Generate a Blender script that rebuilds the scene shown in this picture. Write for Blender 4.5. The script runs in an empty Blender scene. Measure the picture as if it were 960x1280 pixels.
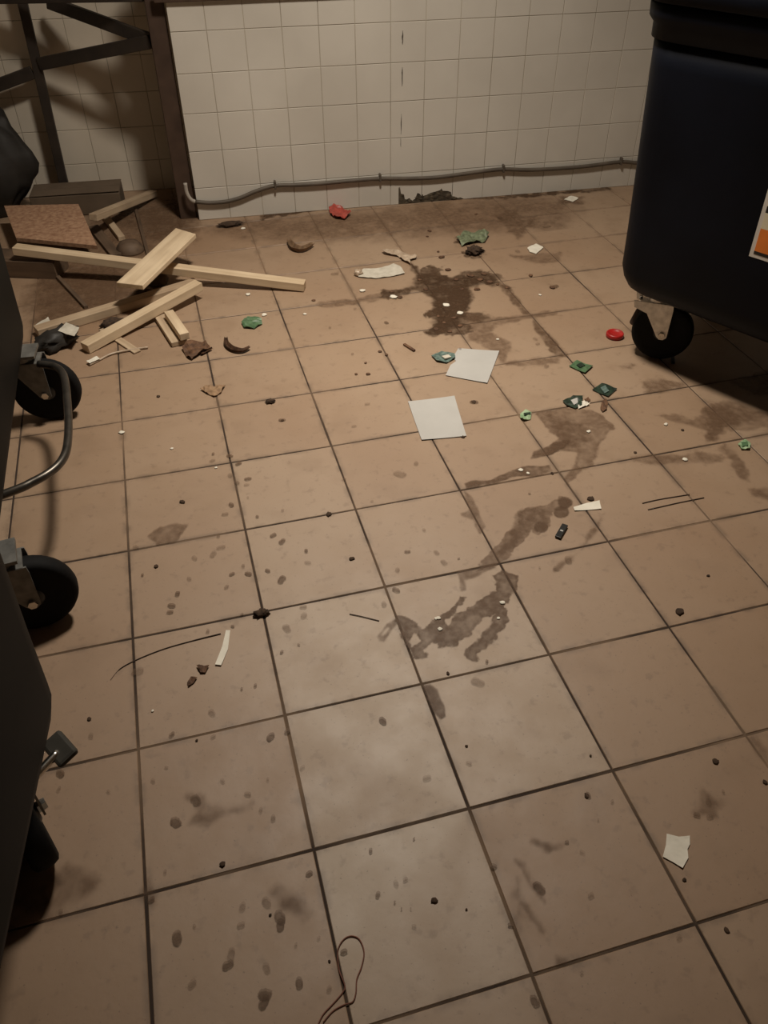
import bpy, bmesh, math, random
import numpy as np
from mathutils import Vector, Matrix, noise as mnoise

# ------------------------------------------------------------------ camera
sc = bpy.context.scene
COL = sc.collection
T = 0.30                                   # floor tile pitch in metres
FPX = 1004.6                               # focal length in pixels of the 960 wide frame
CAM = Vector((-0.3557, -0.7096, 1.4283))
RIGHT = Vector((0.96418, -0.26522, -0.00449))
DOWN = Vector((-0.17777, -0.63351, -0.75304))
FWD = Vector((0.19688, 0.72686, -0.65796))
cam_d = bpy.data.cameras.new('camera')
cam_d.sensor_fit = 'HORIZONTAL'; cam_d.sensor_width = 36.0
cam_d.lens = 36.0 * FPX / 960.0
cam_d.clip_start = 0.02
cam = bpy.data.objects.new('camera', cam_d); COL.objects.link(cam)
m = Matrix.Identity(4)
for i in range(3):
    m[i][0] = RIGHT[i]; m[i][1] = -DOWN[i]; m[i][2] = -FWD[i]; m[i][3] = CAM[i]
cam.matrix_world = m
sc.camera = cam

# ------------------------------------------------------------------ world, light, exposure
w = bpy.data.worlds.new('world'); sc.world = w; w.use_nodes = True
w.node_tree.nodes['Background'].inputs[0].default_value = (1.0, 0.85, 0.7, 1)
w.node_tree.nodes['Background'].inputs[1].default_value = 0.02
LAMP = Vector((0.30, 1.58, 2.62))
ld = bpy.data.lights.new('ceiling_lamp_light', 'AREA')
ld.shape = 'DISK'; ld.size = 0.34; ld.energy = 38.0; ld.color = (1.0, 0.90, 0.77)
ld.spread = math.radians(130)
lo = bpy.data.objects.new('ceiling_lamp_light', ld); COL.objects.link(lo)
lo.location = LAMP - Vector((0, 0, 0.095))
sc.view_settings.view_transform = 'Standard'
sc.view_settings.look = 'None'
sc.view_settings.gamma = 1.0
sc.view_settings.exposure = 0.0
sc.view_settings.use_curve_mapping = False

# ------------------------------------------------------------------ helpers
rnd = random.Random(7)

def at(px, py, z=0.0):
    """point of the horizontal plane z seen at a photo pixel (960x1280)"""
    d = RIGHT * ((px - 480) / FPX) + DOWN * ((py - 640) / FPX) + FWD
    return CAM + d * ((z - CAM.z) / d.z)

def on_plane(px, py, n, d0):
    d = RIGHT * ((px - 480) / FPX) + DOWN * ((py - 640) / FPX) + FWD
    return CAM + d * ((d0 - CAM.dot(n)) / d.dot(n))

def link(name, me, mat=None, parent=None):
    o = bpy.data.objects.new(name, me); COL.objects.link(o)
    if mat is not None and me is not None and len(me.materials) == 0:
        me.materials.append(mat)
    if parent is not None:
        o.parent = parent
    return o

def tag(o, label=None, cat=None, group=None, kind=None):
    if label: o['label'] = label
    if cat: o['category'] = cat
    if group: o['group'] = group
    if kind: o['kind'] = kind
    return o

def thing(name, label, cat, loc=(0, 0, 0), rz=0.0, group=None):
    o = bpy.data.objects.new(name, None); COL.objects.link(o)
    o.empty_display_size = 0.05
    o.location = loc; o.rotation_euler = (0, 0, rz)
    return tag(o, label, cat, group)

def to_mesh(bm, name, smooth=False):
    me = bpy.data.meshes.new(name)
    bmesh.ops.recalc_face_normals(bm, faces=bm.faces[:])
    bm.to_mesh(me); bm.free()
    if smooth:
        for p in me.polygons: p.use_smooth = True
    return me

def bm_box(bm, x0, x1, y0, y1, z0, z1, bev=0.0, mat=None):
    vs = [bm.verts.new((x, y, z)) for z in (z0, z1) for y in (y0, y1) for x in (x0, x1)]
    if mat is not None:
        for v in vs: v.co = mat @ v.co
    fs = []
    for q in ((0, 2, 3, 1), (4, 5, 7, 6), (0, 1, 5, 4), (2, 6, 7, 3), (0, 4, 6, 2), (1, 3, 7, 5)):
        fs.append(bm.faces.new([vs[i] for i in q]))
    if bev:
        es = list({e for f in fs for e in f.edges})
        bmesh.ops.bevel(bm, geom=es, offset=bev, segments=2, affect='EDGES', profile=0.5)

def box_mesh(name, x0, x1, y0, y1, z0, z1, bev=0.0):
    bm = bmesh.new(); bm_box(bm, x0, x1, y0, y1, z0, z1, bev); return to_mesh(bm, name)

def bm_tube(bm, pts, r, seg=10, cap=True, closed=False):
    pts = [Vector(p) for p in pts]; n = len(pts); rings = []
    rr = r if isinstance(r, (list, tuple)) else [r] * n
    up = Vector((0, 0, 1))
    for i, p in enumerate(pts):
        t = (pts[min(i + 1, n - 1)] - pts[max(i - 1, 0)]).normalized()
        u = up if abs(t.dot(up)) < 0.95 else Vector((1, 0, 0))
        a = t.cross(u).normalized(); b = a.cross(t).normalized()
        rings.append([bm.verts.new(p + (a * math.cos(2 * math.pi * k / seg) + b * math.sin(2 * math.pi * k / seg)) * rr[i]) for k in range(seg)])
    for i in range(n - 1):
        for k in range(seg):
            bm.faces.new((rings[i][k], rings[i][(k + 1) % seg], rings[i + 1][(k + 1) % seg], rings[i + 1][k]))
    if cap:
        bm.faces.new(rings[0][::-1]); bm.faces.new(rings[-1])

def spline(pts, sub=6):
    P = [Vector(p) for p in pts]; out = []
    for i in range(len(P) - 1):
        p0 = P[max(i - 1, 0)]; p1 = P[i]; p2 = P[i + 1]; p3 = P[min(i + 2, len(P) - 1)]
        for s in range(sub):
            t = s / sub
            out.append(0.5 * ((2 * p1) + (p2 - p0) * t + (2 * p0 - 5 * p1 + 4 * p2 - p3) * t * t + (3 * p1 - p0 - 3 * p2 + p3) * t ** 3))
    out.append(P[-1]); return out

def tube_mesh(name, pts, r, seg=10):
    bm = bmesh.new(); bm_tube(bm, pts, r, seg); return to_mesh(bm, name, True)

def bm_lathe(bm, prof, seg=32, mat=None):
    """profile of (radius, y): turned around the local Y axis"""
    rings = []
    for r, y in prof:
        ring = []
        for k in range(seg):
            a = 2 * math.pi * k / seg
            v = Vector((r * math.cos(a), y, r * math.sin(a)))
            ring.append(bm.verts.new(mat @ v if mat is not None else v))
        rings.append(ring)
    for i in range(len(prof) - 1):
        for k in range(seg):
            bm.faces.new((rings[i][k], rings[i][(k + 1) % seg], rings[i + 1][(k + 1) % seg], rings[i + 1][k]))
    bm.faces.new(rings[0]); bm.faces.new(rings[-1][::-1])

def bm_prism(bm, poly, axis, a0, a1, mat=None):
    """poly: 2D points; axis 'y' -> points are (x,z) extruded along y; 'z' -> (x,y) along z"""
    def mk(p, a):
        v = Vector((p[0], a, p[1])) if axis == 'y' else Vector((p[0], p[1], a))
        return bm.verts.new(mat @ v if mat is not None else v)
    A = [mk(p, a0) for p in poly]; B = [mk(p, a1) for p in poly]; n = len(poly)
    bm.faces.new(A); bm.faces.new(B[::-1])
    for i in range(n):
        bm.faces.new((A[i], B[i], B[(i + 1) % n], A[(i + 1) % n]))

# numpy value noise
_lat = np.random.RandomState(3).rand(256, 256)
def vnoise(x, y):
    xi = np.floor(x).astype(int); yi = np.floor(y).astype(int)
    fx = x - xi; fy = y - yi
    fx = fx * fx * (3 - 2 * fx); fy = fy * fy * (3 - 2 * fy)
    g = lambda a, b: _lat[a % 256, b % 256]
    return (g(xi, yi) * (1 - fx) + g(xi + 1, yi) * fx) * (1 - fy) + (g(xi, yi + 1) * (1 - fx) + g(xi + 1, yi + 1) * fx) * fy
def fnoise(x, y, sc_, octv=3):
    s = 0; a = 1; t = 0
    for o in range(octv):
        s = s + a * vnoise(x * sc_ + 17 * o, y * sc_ + 31 * o); t += a; a *= 0.55; sc_ *= 2.1
    return s / t - 0.5

# ------------------------------------------------------------------ materials
def new_mat(name):
    mt = bpy.data.materials.new(name); mt.use_nodes = True
    nt = mt.node_tree; b = nt.nodes['Principled BSDF']
    return mt, nt, b

def N(nt, typ, **kw):
    n = nt.nodes.new(typ)
    for k, v in kw.items(): setattr(n, k, v)
    return n

def simple(name, col, rough=0.6, metal=0.0, var=0.25, scale=20.0, bump=0.0, coord='Object', stretch=None, spec=0.5):
    """noise-mottled procedural material"""
    mt, nt, b = new_mat(name)
    tc = N(nt, 'ShaderNodeTexCoord'); src = tc.outputs[coord]
    if stretch:
        mp = N(nt, 'ShaderNodeMapping'); mp.inputs['Scale'].default_value = stretch
        nt.links.new(src, mp.inputs['Vector']); src = mp.outputs['Vector']
    nz = N(nt, 'ShaderNodeTexNoise'); nz.inputs['Scale'].default_value = scale; nz.inputs['Detail'].default_value = 5
    nt.links.new(src, nz.inputs['Vector'])
    cr = N(nt, 'ShaderNodeValToRGB')
    cr.color_ramp.elements[0].position = 0.3; cr.color_ramp.elements[1].position = 0.72
    lo_ = [c * (1 - var) for c in col]; hi = [min(1, c * (1 + var)) for c in col]
    cr.color_ramp.elements[0].color = (*lo_, 1); cr.color_ramp.elements[1].color = (*hi, 1)
    nt.links.new(nz.outputs['Fac'], cr.inputs['Fac']); nt.links.new(cr.outputs['Color'], b.inputs['Base Color'])
    b.inputs['Roughness'].default_value = rough; b.inputs['Metallic'].default_value = metal
    b.inputs['Specular IOR Level'].default_value = spec
    if bump:
        bp = N(nt, 'ShaderNodeBump'); bp.inputs['Strength'].default_value = bump; bp.inputs['Distance'].default_value = 0.004
        nt.links.new(nz.outputs['Fac'], bp.inputs['Height']); nt.links.new(bp.outputs['Normal'], b.inputs['Normal'])
    return mt

def mat_floor_tile():
    mt, nt, b = new_mat('floor_tile_ceramic'); L = nt.links.new
    geo = N(nt, 'ShaderNodeNewGeometry'); oi = N(nt, 'ShaderNodeObjectInfo'); tc = N(nt, 'ShaderNodeTexCoord')
    def nz(scale, detail=4, rough=0.55):
        n = N(nt, 'ShaderNodeTexNoise'); n.inputs['Scale'].default_value = scale
        n.inputs['Detail'].default_value = detail; n.inputs['Roughness'].default_value = rough
        L(geo.outputs['Position'], n.inputs['Vector']); return n.outputs['Fac']
    def ramp(src, p0, p1, v0=0.0, v1=1.0):
        r = N(nt, 'ShaderNodeMapRange'); r.interpolation_type = 'SMOOTHSTEP'
        r.inputs['From Min'].default_value = p0; r.inputs['From Max'].default_value = p1
        r.inputs['To Min'].default_value = v0; r.inputs['To Max'].default_value = v1
        L(src, r.inputs['Value']); return r.outputs['Result']
    def mix(f, a, c):
        mx = N(nt, 'ShaderNodeMix', data_type='RGBA')
        if isinstance(f, float): mx.inputs['Factor'].default_value = f
        else: L(f, mx.inputs['Factor'])
        for s, v in (('A', a), ('B', c)):
            sock = [i for i in mx.inputs if i.name == s and i.type == 'RGBA'][0]
            if isinstance(v, tuple): sock.default_value = (*v, 1)
            else: L(v, sock)
        return [o for o in mx.outputs if o.type == 'RGBA'][0]
    def mul(a, v):
        mm = N(nt, 'ShaderNodeMath', operation='MULTIPLY'); L(a, mm.inputs[0])
        if isinstance(v, float): mm.inputs[1].default_value = v
        else: L(v, mm.inputs[1])
        return mm.outputs[0]
    base = mix(oi.outputs['Random'], (0.348, 0.243, 0.160), (0.318, 0.215, 0.137))
    sc3 = N(nt, 'ShaderNodeSeparateColor'); L(oi.outputs['Color'], sc3.inputs[0])
    base = mix(sc3.outputs['Red'], base, (0.430, 0.345, 0.258))                            # cleaner tiles, with some of the bright pool painted in
    base = mix(sc3.outputs['Green'], base, (0.265, 0.160, 0.088))                          # tiles stained brown, with dim floor edges painted in
    base = mix(mul(ramp(nz(1.3, 3), 0.40, 0.66), 0.45), base, (0.270, 0.165, 0.096))      # broad brownish film
    base = mix(mul(ramp(nz(6.0, 5), 0.50, 0.74), 0.40), base, (0.225, 0.142, 0.083))      # cloudy dirt
    base = mix(mul(ramp(nz(34.0, 3), 0.57, 0.72), 0.34), base, (0.16, 0.10, 0.06))        # mottling
    base = mix(mul(ramp(nz(150.0, 2), 0.66, 0.74), 0.45), base, (0.10, 0.065, 0.04))      # specks
    # grime gathered along the tile edges
    sx = N(nt, 'ShaderNodeSeparateXYZ'); L(tc.outputs['Object'], sx.inputs[0])
    ax = N(nt, 'ShaderNodeMath', operation='ABSOLUTE'); L(sx.outputs['X'], ax.inputs[0])
    ay = N(nt, 'ShaderNodeMath', operation='ABSOLUTE'); L(sx.outputs['Y'], ay.inputs[0])
    mxx = N(nt, 'ShaderNodeMath', operation='MAXIMUM'); L(ax.outputs[0], mxx.inputs[0]); L(ay.outputs[0], mxx.inputs[1])
    e1 = ramp(mxx.outputs[0], 0.132, 0.1475)
    base = mix(mul(mul(e1, ramp(nz(16.0, 4), 0.42, 0.62)), 0.55), base, (0.13, 0.085, 0.052))
    L(base, b.inputs['Base Color'])
    L(ramp(nz(9.0, 4), 0.3, 0.7, 0.52, 0.62), b.inputs['Roughness'])
    b.inputs['Specular IOR Level'].default_value = 0.8
    bp = N(nt, 'ShaderNodeBump'); bp.inputs['Strength'].default_value = 0.12; bp.inputs['Distance'].default_value = 0.003
    L(nz(45.0, 5), bp.inputs['Height']); L(bp.outputs['Normal'], b.inputs['Normal'])
    return mt

def mat_two(name, c1, c2, scale, p0, p1, rough, bump=0.1, spec=0.5, detail=5):
    mt, nt, b = new_mat(name); L = nt.links.new
    geo = N(nt, 'ShaderNodeNewGeometry')
    n = N(nt, 'ShaderNodeTexNoise'); n.inputs['Scale'].default_value = scale; n.inputs['Detail'].default_value = detail
    L(geo.outputs['Position'], n.inputs['Vector'])
    cr = N(nt, 'ShaderNodeValToRGB')
    cr.color_ramp.elements[0].position = p0; cr.color_ramp.elements[0].color = (*c1, 1)
    cr.color_ramp.elements[1].position = p1; cr.color_ramp.elements[1].color = (*c2, 1)
    L(n.outputs['Fac'], cr.inputs['Fac']); L(cr.outputs['Color'], b.inputs['Base Color'])
    b.inputs['Roughness'].default_value = rough; b.inputs['Specular IOR Level'].default_value = spec
    if bump:
        bp = N(nt, 'ShaderNodeBump'); bp.inputs['Strength'].default_value = bump; bp.inputs['Distance'].default_value = 0.003
        L(n.outputs['Fac'], bp.inputs['Height']); L(bp.outputs['Normal'], b.inputs['Normal'])
    return mt

def mat_wood(name, c1, c2, rough=0.7):
    mt, nt, b = new_mat(name); L = nt.links.new
    tc = N(nt, 'ShaderNodeTexCoord'); mp = N(nt, 'ShaderNodeMapping'); mp.inputs['Scale'].default_value = (2.5, 45, 45)
    L(tc.outputs['Object'], mp.inputs['Vector'])
    n = N(nt, 'ShaderNodeTexNoise'); n.inputs['Scale'].default_value = 1.0; n.inputs['Detail'].default_value = 6
    L(mp.outputs['Vector'], n.inputs['Vector'])
    n2 = N(nt, 'ShaderNodeTexNoise'); n2.inputs['Scale'].default_value = 9.0; L(tc.outputs['Object'], n2.inputs['Vector'])
    ad = N(nt, 'ShaderNodeMath', operation='ADD'); L(n.outputs['Fac'], ad.inputs[0])
    mu = N(nt, 'ShaderNodeMath', operation='MULTIPLY'); mu.inputs[1].default_value = 0.5
    L(n2.outputs['Fac'], mu.inputs[0]); L(mu.outputs[0], ad.inputs[1])
    cr = N(nt, 'ShaderNodeValToRGB')
    cr.color_ramp.elements[0].position = 0.52; cr.color_ramp.elements[0].color = (*c1, 1)
    cr.color_ramp.elements[1].position = 0.95; cr.color_ramp.elements[1].color = (*c2, 1)
    L(ad.outputs[0], cr.inputs['Fac']); L(cr.outputs['Color'], b.inputs['Base Color'])
    b.inputs['Roughness'].default_value = rough
    bp = N(nt, 'ShaderNodeBump'); bp.inputs['Strength'].default_value = 0.2; bp.inputs['Distance'].default_value = 0.002
    L(n.outputs['Fac'], bp.inputs['Height']); L(bp.outputs['Normal'], b.inputs['Normal'])
    return mt

def mat_stain(name, col, strength, rough=0.55):
    """dirt film on the tiles: the mesh's own 'amount' attribute says how thick it lies"""
    mt, nt, b = new_mat(name); L = nt.links.new
    at_ = N(nt, 'ShaderNodeAttribute'); at_.attribute_name = 'amount'
    geo = N(nt, 'ShaderNodeNewGeometry')
    n = N(nt, 'ShaderNodeTexNoise'); n.inputs['Scale'].default_value = 55; n.inputs['Detail'].default_value = 5
    L(geo.outputs['Position'], n.inputs['Vector'])
    r = N(nt, 'ShaderNodeMapRange'); r.inputs['From Min'].default_value = 0.3; r.inputs['From Max'].default_value = 0.7
    r.inputs['To Min'].default_value = 0.55 * strength; r.inputs['To Max'].default_value = min(1, 1.25 * strength)
    L(n.outputs['Fac'], r.inputs['Value'])
    mm = N(nt, 'ShaderNodeMath', operation='MULTIPLY'); L(at_.outputs['Fac'], mm.inputs[0]); L(r.outputs['Result'], mm.inputs[1])
    mm.use_clamp = True
    b.inputs['Base Color'].default_value = (*col, 1); b.inputs['Roughness'].default_value = rough
    b.inputs['Specular IOR Level'].default_value = 0.25
    L(mm.outputs[0], b.inputs['Alpha'])
    return mt

M = {}
M['tile'] = mat_floor_tile()
M['grout'] = mat_two('floor_grout', (0.032, 0.019, 0.012), (0.22, 0.145, 0.09), 2.6, 0.46, 0.72, 0.9, 0.3)
def clog_joints(mt):
    nt = mt.node_tree; L = nt.links.new; b = nt.nodes['Principled BSDF']; src = b.inputs['Base Color'].links[0].from_socket
    geo = N(nt, 'ShaderNodeNewGeometry'); sp = N(nt, 'ShaderNodeSeparateXYZ'); L(geo.outputs['Position'], sp.inputs[0])
    nz = N(nt, 'ShaderNodeTexNoise'); nz.inputs['Scale'].default_value = 4.0; L(geo.outputs['Position'], nz.inputs['Vector'])
    ad = N(nt, 'ShaderNodeMath', operation='ADD'); L(sp.outputs['Y'], ad.inputs[0]); L(nz.outputs['Fac'], ad.inputs[1])
    mr = N(nt, 'ShaderNodeMapRange'); mr.interpolation_type = 'SMOOTHSTEP'
    mr.inputs['From Min'].default_value = 2.5; mr.inputs['From Max'].default_value = 3.1; mr.inputs['To Max'].default_value = 0.9
    L(ad.outputs[0], mr.inputs['Value'])
    mx = N(nt, 'ShaderNodeMix', data_type='RGBA'); L(mr.outputs['Result'], mx.inputs['Factor'])
    A = [k for k in mx.inputs if k.name == 'A' and k.type == 'RGBA'][0]; B = [k for k in mx.inputs if k.name == 'B' and k.type == 'RGBA'][0]
    L(src, A); B.default_value = (0.24, 0.155, 0.095, 1)
    L([k for k in mx.outputs if k.type == 'RGBA'][0], b.inputs['Base Color'])
clog_joints(M['grout'])
M['wtile'] = mat_two('white_wall_tile', (0.55, 0.515, 0.455), (0.63, 0.595, 0.53), 2.2, 0.35, 0.65, 0.28, 0.02)
M['wtile2'] = mat_two('dirty_wall_tile', (0.62, 0.55, 0.45), (0.74, 0.67, 0.56), 2.6, 0.35, 0.65, 0.4, 0.02)
M['wgrout'] = mat_two('wall_grout', (0.27, 0.235, 0.18), (0.50, 0.455, 0.375), 3.0, 0.35, 0.7, 0.9, 0.2)
M['plaster'] = mat_two('painted_plaster', (0.56, 0.51, 0.44), (0.64, 0.59, 0.52), 2.0, 0.3, 0.7, 0.85, 0.05)
M['mortar'] = mat_two('broken_mortar', (0.035, 0.026, 0.016), (0.11, 0.085, 0.055), 60.0, 0.35, 0.7, 0.95, 0.8)
M['crack'] = simple('crack_dirt', (0.075, 0.06, 0.045), 0.9)
M['steel'] = mat_two('brown_painted_steel', (0.040, 0.022, 0.014), (0.070, 0.041, 0.027), 14.0, 0.3, 0.7, 0.55, 0.1)
M['steel_dark'] = mat_two('dark_painted_steel', (0.018, 0.013, 0.010), (0.036, 0.026, 0.019), 14.0, 0.3, 0.7, 0.55, 0.1)
M['bin_dark'] = simple('charcoal_bin_plastic', (0.0042, 0.0055, 0.0062), 0.55, var=0.25, scale=5, bump=0.03, spec=0.07)
M['bin_navy'] = simple('blue_black_bin_plastic', (0.0034, 0.0044, 0.0080), 0.5, var=0.3, scale=5, bump=0.03, spec=0.12)
M['rubber'] = simple('black_rubber', (0.0045, 0.0045, 0.0048), 0.75, var=0.3, scale=30, spec=0.2)
M['zinc'] = simple('galvanised_steel', (0.74, 0.73, 0.70), 0.36, metal=0.5, var=0.25, scale=40)
M['dull_zinc'] = simple('dull_grey_steel', (0.17, 0.167, 0.155), 0.5, metal=0.4, var=0.3, scale=40)
M['chrome'] = simple('chromed_steel', (0.62, 0.60, 0.56), 0.22, metal=1.0, var=0.15, scale=40)
M['tube'] = simple('worn_dark_steel_tube', (0.10, 0.09, 0.078), 0.35, metal=0.8, var=0.3, scale=30)
M['pine'] = mat_wood('pale_pine', (0.50, 0.375, 0.24), (0.70, 0.56, 0.385))
M['pine_old'] = mat_wood('weathered_pine', (0.33, 0.235, 0.15), (0.52, 0.40, 0.27))
M['wood_dark'] = mat_wood('dark_and_shaded_wood', (0.055, 0.034, 0.021), (0.14, 0.09, 0.055))
M['chip'] = mat_two('chipboard', (0.26, 0.135, 0.078), (0.46, 0.285, 0.175), 60.0, 0.3, 0.7, 0.8, 0.3)
M['card'] = mat_two('brown_cardboard', (0.085, 0.058, 0.036), (0.14, 0.10, 0.066), 6.0, 0.3, 0.7, 0.85, 0.1)
M['sack'] = simple('black_plastic_sack', (0.024, 0.021, 0.018), 0.6, var=0.3, scale=9, bump=0.25)
M['paper'] = mat_two('white_paper', (0.44, 0.43, 0.405), (0.48, 0.47, 0.445), 12.0, 0.3, 0.7, 0.7, 0.02)
M['paper_b'] = mat_two('cream_paper', (0.70, 0.66, 0.56), (0.78, 0.74, 0.64), 30.0, 0.3, 0.7, 0.75, 0.05)
M['wrap'] = mat_two('pale_plastic_wrapper', (0.50, 0.46, 0.38), (0.66, 0.62, 0.53), 40.0, 0.3, 0.7, 0.4, 0.1)
M['film'] = mat_two('beige_plastic_film', (0.36, 0.27, 0.19), (0.55, 0.44, 0.33), 50.0, 0.3, 0.7, 0.3, 0.2)
M['green'] = mat_two('green_foil_packet', (0.050, 0.105, 0.050), (0.105, 0.195, 0.095), 70.0, 0.35, 0.65, 0.35, 0.1)
M['green_pale'] = mat_two('pale_green_scrap', (0.20, 0.33, 0.17), (0.40, 0.52, 0.32), 90.0, 0.35, 0.65, 0.4, 0.1)
M['green_dirty'] = mat_two('dirty_green_plastic', (0.085, 0.10, 0.055), (0.20, 0.24, 0.14), 70.0, 0.35, 0.65, 0.5, 0.2)
M['teal'] = mat_two('teal_foil', (0.055, 0.095, 0.085), (0.17, 0.24, 0.21), 90.0, 0.35, 0.65, 0.3, 0.1)
M['black'] = simple('black_plastic', (0.010, 0.010, 0.009), 0.4, var=0.3, scale=40)
M['black_green'] = mat_two('black_green_packet', (0.012, 0.020, 0.014), (0.03, 0.055, 0.035), 90.0, 0.35, 0.65, 0.35, 0.1)
M['red'] = simple('red_plastic', (0.36, 0.012, 0.010), 0.4, var=0.25, scale=60)
M['red_film'] = simple('crumpled_red_film', (0.36, 0.060, 0.042), 0.4, var=0.3, scale=60)
M['bark'] = mat_two('brown_peel', (0.055, 0.026, 0.013), (0.17, 0.085, 0.042), 60.0, 0.3, 0.7, 0.8, 0.4)
M['bark_pale'] = mat_two('tan_peel', (0.20, 0.12, 0.065), (0.36, 0.23, 0.13), 60.0, 0.3, 0.7, 0.8, 0.3)
M['dirt'] = mat_two('dark_dirt', (0.022, 0.013, 0.008), (0.075, 0.043, 0.024), 80.0, 0.3, 0.7, 0.95, 0.5)
M['thread'] = simple('reddish_thread', (0.19, 0.075, 0.05), 0.8)
M['hair'] = simple('dark_fibre', (0.05, 0.03, 0.02), 0.8)
M['brake'] = simple('dark_brown_plastic', (0.045, 0.026, 0.018), 0.6)
M['pad'] = simple('grey_rubber_pad', (0.050, 0.046, 0.038), 0.7, spec=0.3)
M['orange'] = simple('orange_print', (0.72, 0.20, 0.03), 0.5, var=0.06)
M['cream'] = simple('cream_print', (0.66, 0.60, 0.44), 0.5, var=0.06)
M['white'] = simple('white_print', (0.62, 0.58, 0.52), 0.5, var=0.06)
M['cable'] = simple('grey_cable_sheath', (0.100, 0.080, 0.060), 0.6, var=0.25, scale=15)
M['cable_end'] = simple('lit_cable_sheath', (0.42, 0.38, 0.33), 0.6, var=0.15, scale=15)  # same cable made paler, so the tip reads as lit
M['lamp_glass'], _nt, _b = new_mat('lit_lamp_glass')
_b.inputs['Base Color'].default_value = (0.9, 0.85, 0.75, 1); _b.inputs['Emission Color'].default_value = (1.0, 0.90, 0.77, 1)
_b.inputs['Emission Strength'].default_value = 6.0
M['stain'] = mat_stain('brown_wet_stain', (0.125, 0.072, 0.041), 0.70)
M['stain_and_shade'] = mat_stain('faint_brown_stain_and_shade', (0.160, 0.094, 0.055), 0.50)
M['drip_light'] = mat_stain('faint_drip_stain', (0.170, 0.105, 0.064), 0.38)
M['stain_dark'] = mat_stain('muddy_stain', (0.075, 0.040, 0.020), 0.85, 0.7)

# ------------------------------------------------------------------ floor
X0, X1, Y0, Y1 = -6, 9, -6, 12                  # room in floor tiles
floor = link('floor', box_mesh('floor', X0 * T, X1 * T, Y0 * T, Y1 * T + 0.1, -0.06, -0.0018), M['grout'])
tag(floor, 'grubby floor of square beige tiles with dark joints', kind='structure')

def tile_mesh(name, wx, wy, th, bev):
    bm = bmesh.new()
    def ring(hx, hy, z): return [bm.verts.new((sx * hx, sy * hy, z)) for sx, sy in ((-1, -1), (1, -1), (1, 1), (-1, 1))]
    a = ring(wx / 2, wy / 2, -th); b_ = ring(wx / 2, wy / 2, -bev); c = ring(wx / 2 - bev, wy / 2 - bev, 0)
    for p, q in ((a, b_), (b_, c)):
        for i in range(4): bm.faces.new((p[i], p[(i + 1) % 4], q[(i + 1) % 4], q[i]))
    bm.faces.new(c)
    return to_mesh(bm, name)
# (lighter, browner) per tile: own tone, with light pool and dim corners painted in
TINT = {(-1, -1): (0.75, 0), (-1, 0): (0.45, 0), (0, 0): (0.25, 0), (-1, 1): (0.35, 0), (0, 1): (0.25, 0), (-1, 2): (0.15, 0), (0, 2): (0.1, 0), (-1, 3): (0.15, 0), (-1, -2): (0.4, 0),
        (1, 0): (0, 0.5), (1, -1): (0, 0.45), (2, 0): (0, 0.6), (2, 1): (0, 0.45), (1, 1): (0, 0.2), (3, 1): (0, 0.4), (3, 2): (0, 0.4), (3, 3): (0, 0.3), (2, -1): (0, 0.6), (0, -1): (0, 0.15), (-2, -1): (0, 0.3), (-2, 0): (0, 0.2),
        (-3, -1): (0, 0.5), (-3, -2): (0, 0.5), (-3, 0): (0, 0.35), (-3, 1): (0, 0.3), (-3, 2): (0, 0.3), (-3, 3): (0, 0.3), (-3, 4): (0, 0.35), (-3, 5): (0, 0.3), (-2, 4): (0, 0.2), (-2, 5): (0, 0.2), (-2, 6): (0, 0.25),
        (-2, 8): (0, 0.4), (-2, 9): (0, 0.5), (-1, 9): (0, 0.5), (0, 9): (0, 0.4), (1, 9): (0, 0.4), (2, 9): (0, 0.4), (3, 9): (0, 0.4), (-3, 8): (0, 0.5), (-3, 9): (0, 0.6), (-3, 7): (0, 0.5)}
ftm = tile_mesh('floor_tile', T - 0.0048, T - 0.0048, 0.008, 0.0012)
ftm.materials.append(M['tile'])
for i in range(X0, X1):
    for j in range(Y0, Y1):
        o = link('floor_tile', ftm, None, floor)
        o.location = ((i + 0.5) * T + rnd.uniform(-.0006, .0006), (j + 0.5) * T + rnd.uniform(-.0006, .0006), -rnd.uniform(0.0, 0.0006))
        o.rotation_euler = (rnd.uniform(-.0012, .0012), rnd.uniform(-.0012, .0012), rnd.uniform(-.002, .002))
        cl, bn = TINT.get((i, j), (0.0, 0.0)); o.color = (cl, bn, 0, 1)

# ------------------------------------------------------------------ walls, ceiling
CEIL = 2.7
WA = math.radians(-3.81)
def wall_frame(origin, ang):
    """local x along the wall, local y up, local z out of the wall (towards the room)"""
    ux = Vector((math.cos(ang), math.sin(ang), 0)); uz = Vector((math.sin(ang), -math.cos(ang), 0)); uy = Vector((0, 0, 1))
    mt = Matrix.Identity(4)
    for i in range(3): mt[i][0] = ux[i]; mt[i][1] = uy[i]; mt[i][2] = uz[i]; mt[i][3] = origin[i]
    return mt
_cache = {}
def wall_tile(parent, s0, s1, z0, z1, mat, g=0.0026):
    key = (round(s1 - s0, 3), round(z1 - z0, 3), mat.name)
    if key not in _cache:
        _cache[key] = tile_mesh('wall_tile', s1 - s0 - g, z1 - z0 - g, 0.006, 0.0011); _cache[key].materials.append(mat)
    o = link('wall_tile', _cache[key], None, parent)
    o.location = ((s0 + s1) / 2, (z0 + z1) / 2, -rnd.uniform(0, 0.0005))
    o.rotation_euler = (rnd.uniform(-.004, .004), rnd.uniform(-.004, .004), 0)
    return o

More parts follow.
